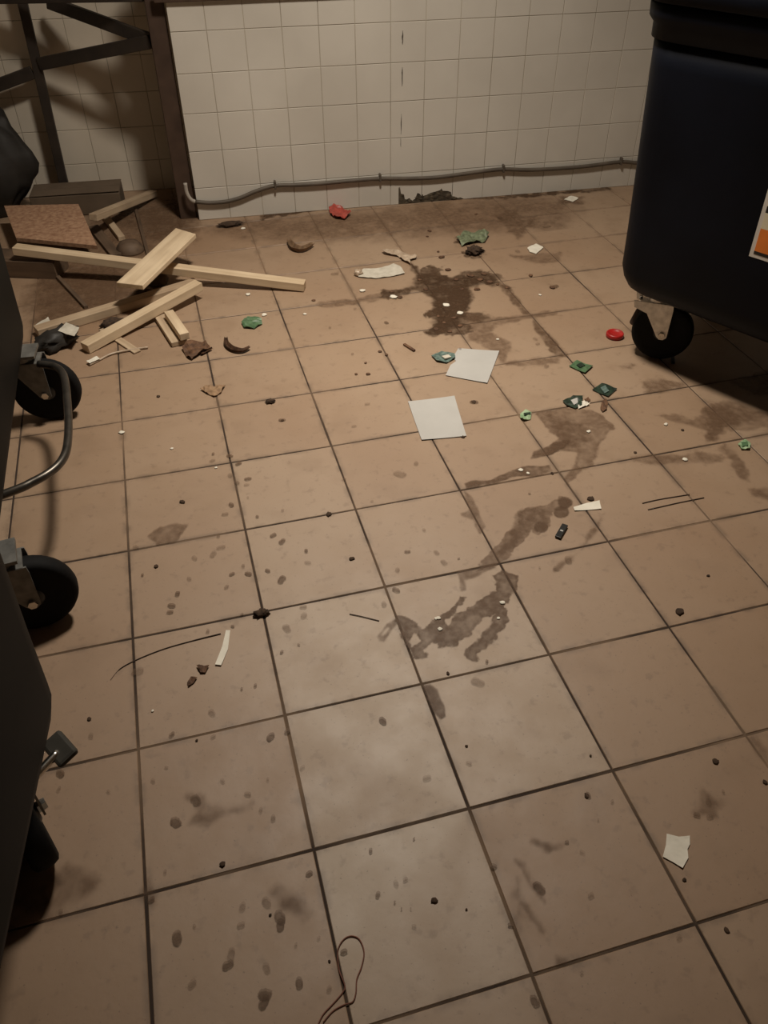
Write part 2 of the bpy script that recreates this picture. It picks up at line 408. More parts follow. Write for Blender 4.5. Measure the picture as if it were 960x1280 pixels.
# long white tiled wall
WB0 = Vector((-0.2085, 3.0790, 0))
FW = wall_frame(WB0, WA)
WLEN = 2.92
wall_back = link('wall_back', box_mesh('wall_back', 0.002, WLEN, 0.0, CEIL, -0.62, -0.0022), M['wgrout'])
wall_back.matrix_world = FW
tag(wall_back, 'long wall of square white tiles with a cable along its foot', kind='structure')
zrow = [0.0, 0.143, 0.3005, 0.454, 0.6075, 0.760] + [0.760 + 0.1535 * k for k in range(1, 13)]
scol = [0.001, 0.146] + [0.146 + 0.1521 * k for k in range(1, 19)]
BREAK = [(0.945, 0.0), (0.945, 0.078), (0.952, 0.082), (0.957, 0.050), (0.972, 0.045), (0.978, 0.016), (0.998, 0.026), (1.012, 0.012),
         (1.026, 0.020), (1.038, 0.047), (1.050, 0.042), (1.058, 0.030), (1.082, 0.034), (1.104, 0.043), (1.128, 0.047), (1.150, 0.052),
         (1.156, 0.060), (1.163, 0.048), (1.188, 0.045), (1.204, 0.039), (1.210, 0.016), (1.235, 0.010), (1.262, 0.004), (1.275, 0.0)]
def brk(s):
    for (a, za), (b_, zb) in zip(BREAK, BREAK[1:]):
        if a <= s <= b_ and b_ > a: return za + (zb - za) * (s - a) / (b_ - a)
    return 0.0
for r in range(9):
    for c in range(len(scol) - 1):
        s0, s1 = scol[c], scol[c + 1]
        if r == 0 and s1 > 0.945 and s0 < 1.275:
            a, b_ = s0 + 0.0013, s1 - 0.0013
            xs = sorted([a, b_] + [p[0] for p in BREAK if a < p[0] < b_])
            low = []
            for x in xs:
                if abs(x - 0.945) < 1e-6: low += [(x, 0.0013), (x, 0.078)]
                else: low.append((x, max(0.0013, brk(x))))
            poly = low + [(b_, zrow[1] - 0.0013), (a, zrow[1] - 0.0013)]
            bm = bmesh.new(); bm_prism(bm, poly, 'z', -0.006, 0.0)
            o = link('wall_tile', to_mesh(bm, 'broken_wall_tile'), M['wtile'], wall_back)
            o['label'] = 'white tile with its lower edge broken away'
        else:
            wall_tile(wall_back, s0, s1, zrow[r], zrow[r + 1], M['wtile'])
def tile_sheet(name, parent, cols, rows, mat, g=0.0026):
    bm = bmesh.new()
    for s0, s1 in zip(cols, cols[1:]):
        for z0, z1 in zip(rows, rows[1:]):
            bm_box(bm, s0 + g / 2, s1 - g / 2, z0 + g / 2, min(z1, CEIL) - g / 2, -0.005, 0.0)
    return tag(link(name, to_mesh(bm, name), mat, parent), kind='stuff')
tile_sheet('upper_wall_tiles', wall_back, scol, zrow[9:], M['wtile'])
# the rubble behind the broken tiles
bm = bmesh.new()
for k in range(46):
    s = rnd.uniform(0.950, 1.262); z = rnd.uniform(0, max(0.006, brk(s)))
    r_ = rnd.uniform(0.006, 0.014)
    bmesh.ops.create_icosphere(bm, subdivisions=1, radius=r_, matrix=Matrix.Translation((s, z, -0.004)) @ Matrix.Diagonal((1.3, 1, 0.5, 1)))
for v in bm.verts: v.co += mnoise.noise_vector(v.co * 120) * 0.003
for v in bm.verts: v.co.y = max(v.co.y, 0.001)
bm_box(bm, 0.946, 1.268, 0.0, 0.075, -0.0024, -0.0018)
tag(link('exposed_mortar', to_mesh(bm, 'exposed_mortar'), M['mortar'], wall_back), 'dark crumbling mortar where tiles broke off')
# vertical crack with dark dashes
def wall_pt(px, py, off=0.0):
    n = Vector((math.sin(WA), -math.cos(WA), 0)); p = on_plane(px, py, n, WB0.dot(n) + off)
    return FW.inverted() @ p
for (xa, ya, xb, yb, wd) in ((503.5, 38, 503, 56, .0065), (503, 84, 502.5, 108, .0055), (501.7, 142, 501.3, 168, .0038), (501, 172, 501, 184, .003)):
    a = wall_pt(xa, ya); b_ = wall_pt(xb, yb); bm = bmesh.new(); nseg = 7; A = []; B = []
    for k in range(nseg + 1):
        t = k / nseg; x = a.x + (b_.x - a.x) * t + rnd.uniform(-.0009, .0009); y = a.y + (b_.y - a.y) * t
        hw = wd / 2 * (0.25 + 0.75 * math.sin(math.pi * t)) * rnd.uniform(0.7, 1.2)
        A.append(bm.verts.new((x - hw, y, 0.0006))); B.append(bm.verts.new((x + hw, y, 0.0006)))
    for k in range(nseg): bm.faces.new((A[k], B[k], B[k + 1], A[k + 1]))
    link('crack', to_mesh(bm, 'crack'), M['crack'], wall_back)

# recessed tiled wall on the left
AA = math.radians(-5.5)
WA0 = Vector((-1.87, 3.69, 0))
FA = wall_frame(WA0, AA)
wall_alcove = link('wall_alcove', box_mesh('wall_alcove', 0.0, 1.80, 0.0, CEIL, -0.15, -0.0022), M['wgrout'])
wall_alcove.matrix_world = FA
tag(wall_alcove, 'recessed wall of dull white tiles behind the steel frame', kind='structure')
s_ref = (FA.inverted() @ Vector((-0.4855, 3.553, 0.3))).x
acol = sorted(s_ref + 0.1505 * k for k in range(-9, 4))
acol = [a for a in acol if 0.0 <= a <= 1.79]
arow = [0.0, 0.142, 0.296, 0.447, 0.599, 0.748] + [0.748 + 0.152 * k for k in range(1, 13)]
for r in range(8):
    for s0, s1 in zip(acol, acol[1:]): wall_tile(wall_alcove, s0, s1, arow[r], arow[r + 1], M['wtile2'])
tile_sheet('upper_wall_tiles', wall_alcove, acol, arow[8:], M['wtile2'])

def plain(name, x0, x1, y0, y1, z0, z1, mat, label):
    o = link(name, box_mesh(name, x0, x1, y0, y1, z0, z1), mat); tag(o, label, kind='structure'); return o
plain('wall_left', X0 * T - 0.1, X0 * T, Y0 * T - 0.1, 3.75, 0, CEIL, M['plaster'], 'plain dull plaster side wall beside the charcoal containers')
plain('wall_right', X1 * T, X1 * T + 0.1, Y0 * T - 0.1, 3.75, 0, CEIL, M['plaster'], 'plain dull plaster side wall beyond the blue-black container')
plain('wall_rear', X0 * T - 0.1, X1 * T + 0.1, Y0 * T - 0.1, Y0 * T, 0, CEIL, M['plaster'], 'plain dull plaster wall opposite the tiled wall')
plain('ceiling', X0 * T - 0.1, X1 * T + 0.1, Y0 * T - 0.1, 3.75, CEIL, CEIL + 0.1, M['plaster'], 'plain ceiling carrying the round lamp')

# ceiling lamp (above the picture)
lamp = thing('ceiling_lamp', 'round flush ceiling lamp lighting the room', 'lamp', (LAMP.x, LAMP.y, CEIL))
bm = bmesh.new(); bm_lathe(bm, [(0.17, 0.0), (0.175, -0.02), (0.165, -0.045), (0.15, -0.05)], 40, Matrix.Rotation(math.pi / 2, 4, 'X'))
link('lamp_base', to_mesh(bm, 'lamp_base', True), M['zinc'], lamp)
bm = bmesh.new(); bm_lathe(bm, [(0.15, -0.05), (0.145, -0.085), (0.12, -0.115), (0.07, -0.13), (0.02, -0.134)], 40, Matrix.Rotation(math.pi / 2, 4, 'X'))
link('lamp_glass', to_mesh(bm, 'lamp_glass', True), M['lamp_glass'], lamp)

# ------------------------------------------------------------------ stains on the floor (parts of the floor)
def Z5(p, ox=400, oy=480, s=3.0): return [(ox + x / s, oy + y / s) for x, y in p]
def poly_sd(gx, gy, P):
    """signed distance (negative inside)"""
    n = len(P); d = np.full(gx.shape, 1e9); inside = np.zeros(gx.shape, bool)
    for i in range(n):
        ax, ay = P[i]; bx, by = P[(i + 1) % n]
        ex, ey = bx - ax, by - ay; wx, wy = gx - ax, gy - ay
        t = np.clip((wx * ex + wy * ey) / (ex * ex + ey * ey + 1e-12), 0, 1)
        d = np.minimum(d, (wx - ex * t) ** 2 + (wy - ey * t) ** 2)
        c = ((ay > gy) != (by > gy)) & (gx < (bx - ax) * (gy - ay) / (by - ay + 1e-12) + ax)
        inside ^= c
    d = np.sqrt(d); return np.where(inside, -d, d)
_zst = [0.0006]
def stain(polys, holes=(), mat='stain', soft=0.006, rough=0.012, res=0.004, blotch=0.6, label=None, rim=0.0, nsc=28):
    W = [[tuple(at(*p)[:2]) for p in q] for q in polys]; H = [[tuple(at(*p)[:2]) for p in q] for q in holes]
    allp = [p for q in W for p in q]
    x0 = min(p[0] for p in allp) - 0.02; x1 = max(p[0] for p in allp) + 0.02
    y0 = min(p[1] for p in allp) - 0.02; y1 = max(p[1] for p in allp) + 0.02
    nx = int((x1 - x0) / res) + 2; ny = int((y1 - y0) / res) + 2
    gx, gy = np.meshgrid(x0 + np.arange(nx) * res, y0 + np.arange(ny) * res)
    d = np.min([poly_sd(gx, gy, q) for q in W], axis=0)
    for h in H: d = np.maximum(d, -poly_sd(gx, gy, h))
    d = d + fnoise(gx + 5, gy + 9, nsc, 4) * rough * 2.2
    a = np.clip((soft - d) / (2 * soft), 0, 1); a = a * a * (3 - 2 * a)
    a = a * np.clip(1 - blotch * np.clip(fnoise(gx + 3, gy, 22, 4) * 2.4 + 0.25, 0, 1), 0, 1)
    if rim: a = np.clip(a * (1 + rim * np.exp(-((d + 0.004) / 0.005) ** 2)), 0, 1)
    vid = -np.ones((ny, nx), int); verts = []; am = []; faces = []
    keep = (a[:-1, :-1] + a[1:, :-1] + a[:-1, 1:] + a[1:, 1:]) > 0.02
    _zst[0] += 0.00006; z = _zst[0]
    for j, i in zip(*np.nonzero(keep)):
        f = []
        for jj, ii in ((j, i), (j, i + 1), (j + 1, i + 1), (j + 1, i)):
            if vid[jj, ii] < 0:
                vid[jj, ii] = len(verts); verts.append((gx[jj, ii], gy[jj, ii], z)); am.append(a[jj, ii])
            f.append(vid[jj, ii])
        faces.append(f)
    me = bpy.data.meshes.new('stain'); me.from_pydata(verts, [], faces)
    at_ = me.attributes.new('amount', 'FLOAT', 'POINT'); at_.data.foreach_set('value', np.array(am, np.float32))
    o = link('stain', me, M[mat], floor)
    if label: o['label'] = label
    return o

R6 = dict(ox=680, oy=440, s=3.4286)
R32 = dict(ox=400, oy=240, s=3.2)
# smear of spilled liquid in the middle
stain([Z5([(290, 870), (330, 880), (385, 915), (440, 880), (500, 830), (520, 790), (550, 800), (535, 825), (470, 885), (480, 905), (520, 860), (600, 815), (660, 765),
           (650, 720), (680, 690), (740, 720), (745, 770), (710, 800), (690, 850), (610, 880), (560, 940), (490, 990), (420, 975), (385, 995), (410, 1025), (350, 1030), (300, 950)]),
       Z5([(540, 1000), (580, 965), (620, 930), (655, 870), (680, 830), (705, 840), (700, 900), (650, 960), (620, 985), (590, 1010), (575, 1045), (545, 1030)])],
      [Z5([(340, 940), (360, 935), (370, 965), (345, 985)])], 'stain', 0.0025, 0.011, 0.0025, 0.5, 'dark branching smear of spilled liquid', 0.35, 55)
stain([Z5([(590, 700), (620, 650), (670, 605), (700, 560), (745, 520), (745, 480), (780, 460), (850, 450), (900, 425), (945, 440), (930, 470), (870, 480), (855, 530), (820, 565), (790, 545), (750, 600), (700, 650), (670, 680)])],
      (), 'stain_and_shade', 0.003, 0.011, 0.0025, 0.5, 'brown smear of spilled liquid', 0.4, 50)
stain([Z5([(735, 490), (760, 470), (840, 470), (850, 520), (800, 520), (740, 600), (690, 630), (660, 640), (700, 590)])], (), 'stain_and_shade', 0.006, 0.010, 0.003, 0.4)
for cx, cy, r in ((905, 482, 29), (918, 445, 26), (828, 537, 25)):
    stain([Z5([(cx + r * math.cos(k * .52), cy + .78 * r * math.sin(k * .52)) for k in range(12)])], (), 'stain', 0.003, 0.004, 0.0025, 0.35, None, 0.3)
stain([Z5([(545, 375), (570, 365), (640, 360), (700, 335), (760, 310), (860, 305), (870, 325), (800, 345), (720, 350), (640, 375), (550, 393)])], (), 'stain', 0.004, 0.007, 0.003, 0.6, None, 0.3)
stain([Z5([(540, 400), (570, 420), (600, 490), (620, 535), (600, 560), (575, 510), (530, 495), (525, 485), (560, 475)])], (), 'stain_and_shade', 0.004, 0.007, 0.003, 0.5)
stain([Z5([(520, 705), (600, 690), (650, 675), (660, 690), (580, 725), (540, 735), (545, 770), (530, 775), (525, 740)])], (), 'stain_and_shade', 0.004, 0.006, 0.003, 0.5)
stain([Z5([(215, 945), (250, 900), (280, 885), (285, 900), (240, 965), (222, 965)])], [Z5([(230, 940), (255, 912), (262, 915), (238, 945)])], 'stain_and_shade', 0.003, 0.005, 0.003, 0.4)
# puddle beside the packets
stain([Z5([(0, 255), (90, 240), (200, 250), (260, 270), (300, 330), (250, 380), (220, 440), (215, 490), (140, 520), (100, 570), (90, 545), (140, 480), (150, 430), (110, 420), (60, 430), (10, 440), (30, 400), (75, 370), (30, 340), (-10, 300), (-40, 260)], **R6)],
      (), 'stain_and_shade', 0.005, 0.012, 0.004, 0.55, 'dried brown puddle by the packets', 0.3)
stain([Z5([(20, 270), (110, 300), (180, 330), (200, 380), (120, 400), (70, 370)], **R6)], (), 'stain_and_shade', 0.012, 0.012, 0.004, 0.6)
stain([Z5([(785, 285), (800, 255), (840, 240), (870, 225), (930, 215), (900, 250), (850, 270)])], (), 'stain', 0.004, 0.008, 0.003, 0.5)
# faint trail under the strip
stain([Z5([(150, 850), (190, 780), (240, 700), (260, 690), (240, 750), (180, 830), (120, 900), (40, 940), (80, 890)], **R6)], (), 'stain_and_shade', 0.006, 0.010, 0.004, 0.65)
# large stains in front of the blue-black bin
stain([Z5([(480, 270), (560, 260), (640, 290), (690, 240), (760, 210), (830, 215), (900, 250), (990, 250), (1000, 330), (880, 340), (800, 330), (770, 350), (740, 385), (700, 380), (690, 340), (600, 310), (540, 300)], **R6),
       Z5([(770, 395), (830, 440), (880, 520), (885, 560), (840, 545), (800, 460), (750, 420)], **R6)], (), 'stain_and_shade', 0.010, 0.02, 0.004, 0.5, 'broad brown stain before the container')
stain([Z5([(690, 250), (760, 230), (840, 230), (900, 280), (800, 320), (740, 370), (700, 370), (710, 310)], **R6)], (), 'stain_and_shade', 0.014, 0.02, 0.004, 0.6)
stain([Z5([(380, 455), (500, 440), (640, 430), (760, 440), (780, 480), (640, 470), (500, 485), (420, 475)], **R6), Z5([(880, 590), (990, 570), (990, 640), (900, 620)], **R6)], (), 'stain_and_shade', 0.010, 0.02, 0.004, 0.6)
stain([Z5([(430, 130), (500, 110), (610, 140), (520, 170), (440, 180)], **R6), Z5([(800, 130), (990, 70), (1050, 180), (900, 190)], **R6), Z5([(320, 60), (390, 55), (380, 75), (330, 80)], **R6)], (), 'stain_and_shade', 0.010, 0.016, 0.004, 0.6)
# muddy patch below the wall
stain([Z5([(365, 290), (400, 320), (440, 330), (530, 345), (560, 320), (640, 310), (700, 350), (690, 375), (640, 365), (600, 390), (600, 430), (590, 480), (640, 490), (720, 500), (640, 520), (590, 515), (570, 545),
           (520, 560), (450, 580), (430, 560), (480, 510), (450, 480), (460, 430), (420, 400), (380, 395), (330, 410), (270, 415), (260, 400), (380, 375), (390, 340)], **R32)], (), 'stain_dark', 0.012, 0.02, 0.005, 0.5, 'muddy dark patch of trodden dirt')
stain([Z5([(470, 350), (590, 340), (600, 400), (590, 470), (520, 540), (440, 570), (470, 480), (430, 400)], **R32)], (), 'stain_dark', 0.02, 0.02, 0.005, 0.6)
stain([Z5([(590, 490), (700, 500), (840, 490), (960, 470), (960, 490), (840, 510), (700, 530), (690, 560), (760, 600), (740, 680), (960, 660), (960, 690), (740, 695), (700, 640), (620, 600), (590, 600)], **R32),
       Z5([(0, 440), (130, 430), (260, 400), (270, 420), (140, 450), (0, 460)], **R32)], (), 'stain_and_shade', 0.010, 0.02, 0.005, 0.5)
stain([Z5([(840, 490), (900, 560), (960, 610), (990, 660), (940, 650), (860, 560)], **R32), Z5([(700, 350), (760, 385), (840, 490), (810, 490), (730, 390)], **R32)], (), 'stain', 0.006, 0.012, 0.005, 0.6)
stain([[(500, 262), (640, 246), (720, 255), (700, 285), (560, 292), (420, 300), (330, 300), (260, 290), (300, 275)]], (), 'stain_and_shade', 0.09, 0.05, 0.01, 0.6)
stain([[(640, 320), (700, 316), (702, 326), (670, 330)], [(700, 245), (730, 246), (728, 255), (700, 254)]], (), 'stain_and_shade', 0.014, 0.02, 0.005, 0.6)
stain([[(620, 270), (640, 262), (665, 280), (648, 300), (636, 290)]], (), 'stain_and_shade', 0.016, 0.03, 0.005, 0.6)
for cx, cy, rx, ry in ((604, 348, 24, 8), (490, 368, 15, 6), (563, 411, 26, 9), (546, 394, 14, 8), (592, 317, 12, 6), (585, 300, 16, 6), (540, 345, 16, 12)):
    stain([[(cx + rx * math.cos(k * .52), cy + ry * math.sin(k * .52)) for k in range(12)]], (), 'stain_dark', 0.006, 0.03, 0.004, 0.7, None, 0.0, 45)
stain([[(322, 270), (350, 264), (398, 259), (402, 263), (360, 269), (328, 275)], [(585, 249), (640, 244), (760, 235), (762, 238), (640, 248)]], (), 'stain_dark', 0.008, 0.03, 0.005, 0.7)
# lower blot, round blot, smears nearer by
stain([[(528, 857), (538, 856), (547, 862), (555, 882), (557, 896), (551, 900), (541, 890), (533, 870)]], (), 'stain', 0.003, 0.004, 0.0025, 0.5, None, 0.4)
stain([Z5([(258, 570), (300, 535), (360, 522), (405, 530), (380, 570), (350, 600), (290, 603)], ox=100)], (), 'stain_and_shade', 0.003, 0.007, 0.003, 0.45, None, 0.4)
stain([Z5([(310, 310), (350, 310), (360, 350), (440, 335), (490, 330), (470, 355), (400, 370), (350, 395), (310, 390), (330, 350)], 100, 860, 2.2857)], (), 'stain_and_shade', 0.010, 0.012, 0.003, 0.6)
stain([Z5([(15, 590), (45, 605), (75, 665), (120, 680), (140, 780), (105, 740), (60, 690)], 640, 880), Z5([(25, 740), (60, 755), (130, 850), (115, 870), (60, 800)], 640, 880), Z5([(165, 945), (215, 960), (205, 975), (170, 970)], 640, 880),
       Z5([(85, 515), (150, 535), (205, 515), (200, 525), (140, 545)], 640, 880)], (), 'stain_and_shade', 0.006, 0.012, 0.003, 0.5)
stain([[(640, 890 + 205), (650, 1090), (655, 1130), (645, 1160)], [(880, 990), (905, 1000), (890, 1025), (870, 1015)], [(940, 925), (965, 935), (962, 955), (948, 945)]], (), 'stain_and_shade', 0.012, 0.02, 0.004, 0.65)
stain([Z5([(560, 580), (620, 600), (660, 640), (640, 660), (580, 620)], 100, 860, 2.2857), [(186, 1098), (196, 1112), (193, 1135), (180, 1118)], [(20, 1130), (80, 1080), (130, 1100), (60, 1150)]], (), 'stain_and_shade', 0.012, 0.015, 0.004, 0.6)
stain([[(60, 330), (110, 300), (100, 262), (150, 255), (230, 240), (245, 280), (230, 300), (150, 390), (60, 425), (30, 380)]], (), 'stain_and_shade', 0.07, 0.05, 0.01, 0.45)  # broad film: floor dirt plus shade painted in around timber and recess
stain([[(60, 345), (150, 325), (190, 350), (130, 400), (50, 410)], [(150, 270), (235, 250), (240, 300), (190, 300)]], (), 'stain_and_shade', 0.07, 0.05, 0.01, 0.5)  # second layer of the same dirt and painted shade

# round drip marks
def drip_mesh(k):
    r2 = random.Random(k); bm = bmesh.new(); n = 16
    lay = bm.verts.layers.float.new('amount')
    sh = [1 + 0.22 * math.sin(2 * math.pi * i / n * 2 + k) + r2.uniform(-.12, .12) for i in range(n)]
    c = bm.verts.new((0, 0, 0)); c[lay] = 0.8; rings = []
    for f, am in ((0.55, 0.85), (0.86, 1.0), (1.05, 0.0)):
        rg = []
        for i in range(n):
            a = 2 * math.pi * i / n; v = bm.verts.new((f * sh[i] * math.cos(a), f * sh[i] * math.sin(a), 0)); v[lay] = am; rg.append(v)
        rings.append(rg)
    for i in range(n):
        j = (i + 1) % n
        bm.faces.new((c, rings[0][i], rings[0][j]))
        for p, q in zip(rings, rings[1:]): bm.faces.new((p[i], q[i], q[j], p[j]))
    return to_mesh(bm, 'drip_mark')
drips = {}
for mk in ('stain', 'drip_light'):
    for k in range(4):
        me = drip_mesh(k); me.materials.append(M[mk]); drips[(mk, k)] = me
def drip(px, py, rpx, dark, sx=1.0, rot=0.0):
    p = at(px, py); rm = (at(px + rpx, py) - p).length
    o = link('drip_mark', drips[('stain' if dark else 'drip_light', rnd.randrange(4))], None, floor)
    _zst[0] += 0.000004
    o.location = (p.x, p.y, _zst[0]); o.scale = (0.78 * rm * sx, 0.78 * rm, 1); o.rotation_euler = (0, 0, rot or rnd.uniform(0, 6))
q4 = [(500, 264, 2.4, 1), (497, 290, 3.6, 0), (562, 272, 4, 1), (595, 300, 4, 1), (563, 345, 4, 0), (630, 358, 4, 1), (625, 380, 3, 0), (568, 455, 4, 1), (545, 490, 4, 0), (590, 372, 3.5, 0), (665, 500, 2.6, 1), (630, 428, 2, 0),
      (725, 569, 4.2, 1), (758, 593, 4.6, 1), (848, 628, 3, 1), (855, 672, 4, 0), (704, 702, 3.4, 1), (757, 735, 6, 1), (632, 714, 4.2, 1), (570, 715, 3.4, 1), (612, 685, 3, 0), (550, 763, 3.4, 0), (410, 733, 3.5, 0),
      (366, 789, 4, 1), (345, 833, 4.6, 1), (338, 857, 4, 1), (607, 867, 2.2, 1), (573, 911, 2.3, 1), (480, 930, 3, 0), (775, 918, 6, 0), (840, 870, 5, 0), (838, 838, 4, 0), (820, 980, 1.8, 1), (757, 1007, 2.6, 1), (218, 1080, 7, 0),
      (607, 1145, 2, 1), (658, 1133, 2.6, 1), (520, 572, 3, 0), (760, 476, 2.5, 0), (235, 718, 2.2, 1), (758, 137, 4, 1), (210, 615, 4, 0), (380, 560, 3, 0), (430, 655, 4, 0), (500, 640, 5, 0), (530, 615, 5, 0)]
for x, y, r, d in q4: drip(100 + x / 3, 480 + y / 3, r * 1.25, d)
q5 = [(390, 550, 3, 0), (327, 631, 3.5, 1), (290, 700, 4, 0), (285, 775, 5, 1), (240, 828, 4.5, 0), (465, 672, 5, 0), (520, 657, 1.6, 1), (437, 635, 4, 0), (177, 77, 3.4, 0), (128, 160, 3, 0), (578, 70, 5, 1), (195, 442, 2, 0), (785, 413, 1.6, 1),
      (930, 662, 6, 0), (885, 695, 4, 0), (823, 692, 2, 0), (590, 1120, 8, 0), (625, 1043, 2.6, 1), (300, 340, 8, 0), (360, 300, 4, 0), (90, 360, 3, 0)]
for x, y, r, d in q5: drip(400 + x / 3, 480 + y / 3, r * 1.2, d)
q6 = [(660, 445, 9, 1), (735, 362, 9, 1), (645, 117, 4.5, 1), (800, 125, 4, 0), (342, 122, 5, 0), (625, 240, 3, 0), (408, 330, 3, 0), (665, 878, 10, 1), (868, 940, 8, 0), (855, 980, 8, 1), (722, 1050, 7, 0), (910, 762, 6.5, 0), (905, 830, 5.5, 0),
      (620, 632, 3.5, 0), (570, 735, 5, 1), (930, 340, 5, 0), (835, 290, 4, 0), (795, 35, 6, 0), (228, 262, 7, 1), (222, 322, 4, 0), (575, 290, 4, 0), (730, 835, 3, 0), (230, 780, 4, 0)]
for x, y, r, d in q6: drip(x / 3, 880 + y / 3, r, d)
q7 = [(475, 65, 6.5, 1), (200, 637, 5, 1), (430, 552, 3.8, 1), (457, 716, 4.6, 1), (90, 800, 10, 1), (92, 830, 8, 1), (40, 745, 8, 0), (40, 990, 7, 0), (163, 1047, 7.5, 1), (35, 1090, 10, 1), (30, 1120, 9, 1), (275, 1070, 5, 0), (65, 430, 5, 0), (18, 400, 4, 0),
      (55, 125, 7, 1), (45, 285, 3, 0), (330, 930, 5, 1), (640, 280, 6, 0), (592, 508, 2, 1), (525, 675, 5, 0), (560, 660, 4, 0), (592, 835, 3.4, 0), (798, 225, 4, 0), (520, 745, 2, 1), (545, 770, 1.6, 1), (580, 770, 1.6, 1), (118, 105, 5, 1), (175, 240, 4, 0), (890, 610, 5, 1), (955, 830, 4, 1), (235, 880, 3, 0), (150, 905, 3, 0)]
for x, y, r, d in q7: drip(320 + x / 3, 880 + y / 3, r, d)
q8 = [(285, 344, 4.6, 1), (375, 368, 3, 0), (692, 418, 5, 1), (740, 425, 5, 0), (735, 370, 6, 0), (625, 878, 5, 0), (85, 1115, 8, 1), (322, 436, 2, 0), (262, 558, 4, 0), (295, 720, 5, 0), (790, 330, 3, 0), (205, 520, 3, 1), (260, 1010, 3, 0), (100, 690, 9, 1)]
for x, y, r, d in q8: drip(640 + x / 3, 880 + y / 3, r, d)
q9 = [(265, 525, 4, 1), (40, 545, 3, 0), (560, 630, 3, 0), (130, 650, 3, 0), (460, 345, 3, 0), (905, 140, 6, 0), (720, 105, 5, 1), (790, 240, 5, 0), (940, 380, 6, 1), (750, 384, 4, 1), (905, 700, 5, 0), (140, 470, 3, 0), (60, 330, 6, 0), (860, 590, 4, 0), (870, 610, 4, 0)]
for x, y, r, d in q9: drip(400 + x / 3.2, 240 + y / 3.2, r, d)

# ------------------------------------------------------------------ debris helpers
def fl_piece(name, pts, mat, label, cat, thick=0.0006, bump=0.0, lift=0.0, group=None, cuts=3, curl=0.0, seed=0):
    """a thin sheet lying on the floor, outline given where it meets the floor"""
    W = [at(*p) for p in pts]; c = sum(W, Vector()) / len(W)
    bm = bmesh.new(); vs = [bm.verts.new((p.x - c.x, p.y - c.y, 0)) for p in W]
    f = bm.faces.new(vs); bmesh.ops.triangulate(bm, faces=[f])
    for _ in range(cuts): bmesh.ops.subdivide_edges(bm, edges=bm.edges[:], cuts=1, use_grid_fill=True)
    size = max((p - c).length for p in W)
    for v in bm.verts:
        q = v.co + c
        h = bump * (mnoise.noise(Vector((q.x / size * 1.7, q.y / size * 1.7, seed + 0.5))) * 0.5 + 0.5 + 0.35 * mnoise.noise(Vector((q.x / size * 5, q.y / size * 5, seed + 3.5))))
        rr = v.co.length / size
        v.co.z = max(0, h) + curl * rr ** 3
    zmin = min(v.co.z for v in bm.verts)
    for v in bm.verts: v.co.z -= zmin
    ret = bmesh.ops.solidify(bm, geom=bm.faces[:], thickness=-thick)
    o = link(name, to_mesh(bm, name), mat)
    zl = min(v.co.z for v in o.data.vertices)
    o.location = (c.x, c.y, 0.0012 - zl + lift)
    return tag(o, label, cat, group)

def lump(name, px, py, r, mat, label, cat, squash=0.6, amp=0.35, group=None, stretch=(1, 1), rot=0.0, seed=1, freq=2.2, parent=None, sub=3):
    bm = bmesh.new(); bmesh.ops.create_icosphere(bm, subdivisions=sub, radius=1.0)
    for v in bm.verts:
        d = v.co.normalized(); v.co = d * (1 + amp * mnoise.noise(d * freq + Vector((seed, 0, 0))) + 0.4 * amp * mnoise.noise(d * freq * 2.7 + Vector((0, seed, 0))))
        v.co = Vector((v.co.x * r * stretch[0], v.co.y * r * stretch[1], v.co.z * r * squash))
    zm = min(v.co.z for v in bm.verts)
    for v in bm.verts: v.co.z = max(v.co.z - zm * 0.75, 0)
    o = link(name, to_mesh(bm, name, True), mat, parent); p = at(px, py)
    o.location = (p.x, p.y, 0.001); o.rotation_euler = (0, 0, rot)
    return tag(o, label, cat, group)

def curled(name, pts, wid, lift, mat, label, cat, thick=0.002, group=None):
    """a strip of peel whose long edges stand up: path in floor pixels, ends lifted"""
    P = spline([at(*p) for p in pts], 4); n = len(P); bm = bmesh.new(); c = sum(P, Vector()) / n; rows = []
    for i, p in enumerate(P):
        t = (P[min(i + 1, n - 1)] - P[max(i - 1, 0)]).normalized(); s = Vector((-t.y, t.x, 0)); u = i / (n - 1)
        wv = wid * (0.45 + 0.55 * math.sin(math.pi * u)); e = lift * (2 * u - 1) ** 2; row = []
        for k in range(5):
            a = -1 + k / 2
            row.append(bm.verts.new(p - c + s * (a * wv * 0.8) + Vector((0, 0, e + wv * 0.9 * a * a + 0.002 * mnoise.noise(p * 60 + Vector((k, 0, 0)))))))
        rows.append(row)
    for i in range(n - 1):
        for k in range(4): bm.faces.new((rows[i][k], rows[i][k + 1], rows[i + 1][k + 1], rows[i + 1][k]))
    bmesh.ops.solidify(bm, geom=bm.faces[:], thickness=thick)
    o = link(name, to_mesh(bm, name, True), mat); zm = min(v.co.z for v in o.data.vertices)
    o.location = (c.x, c.y, 0.001 - zm); return tag(o, label, cat, group)

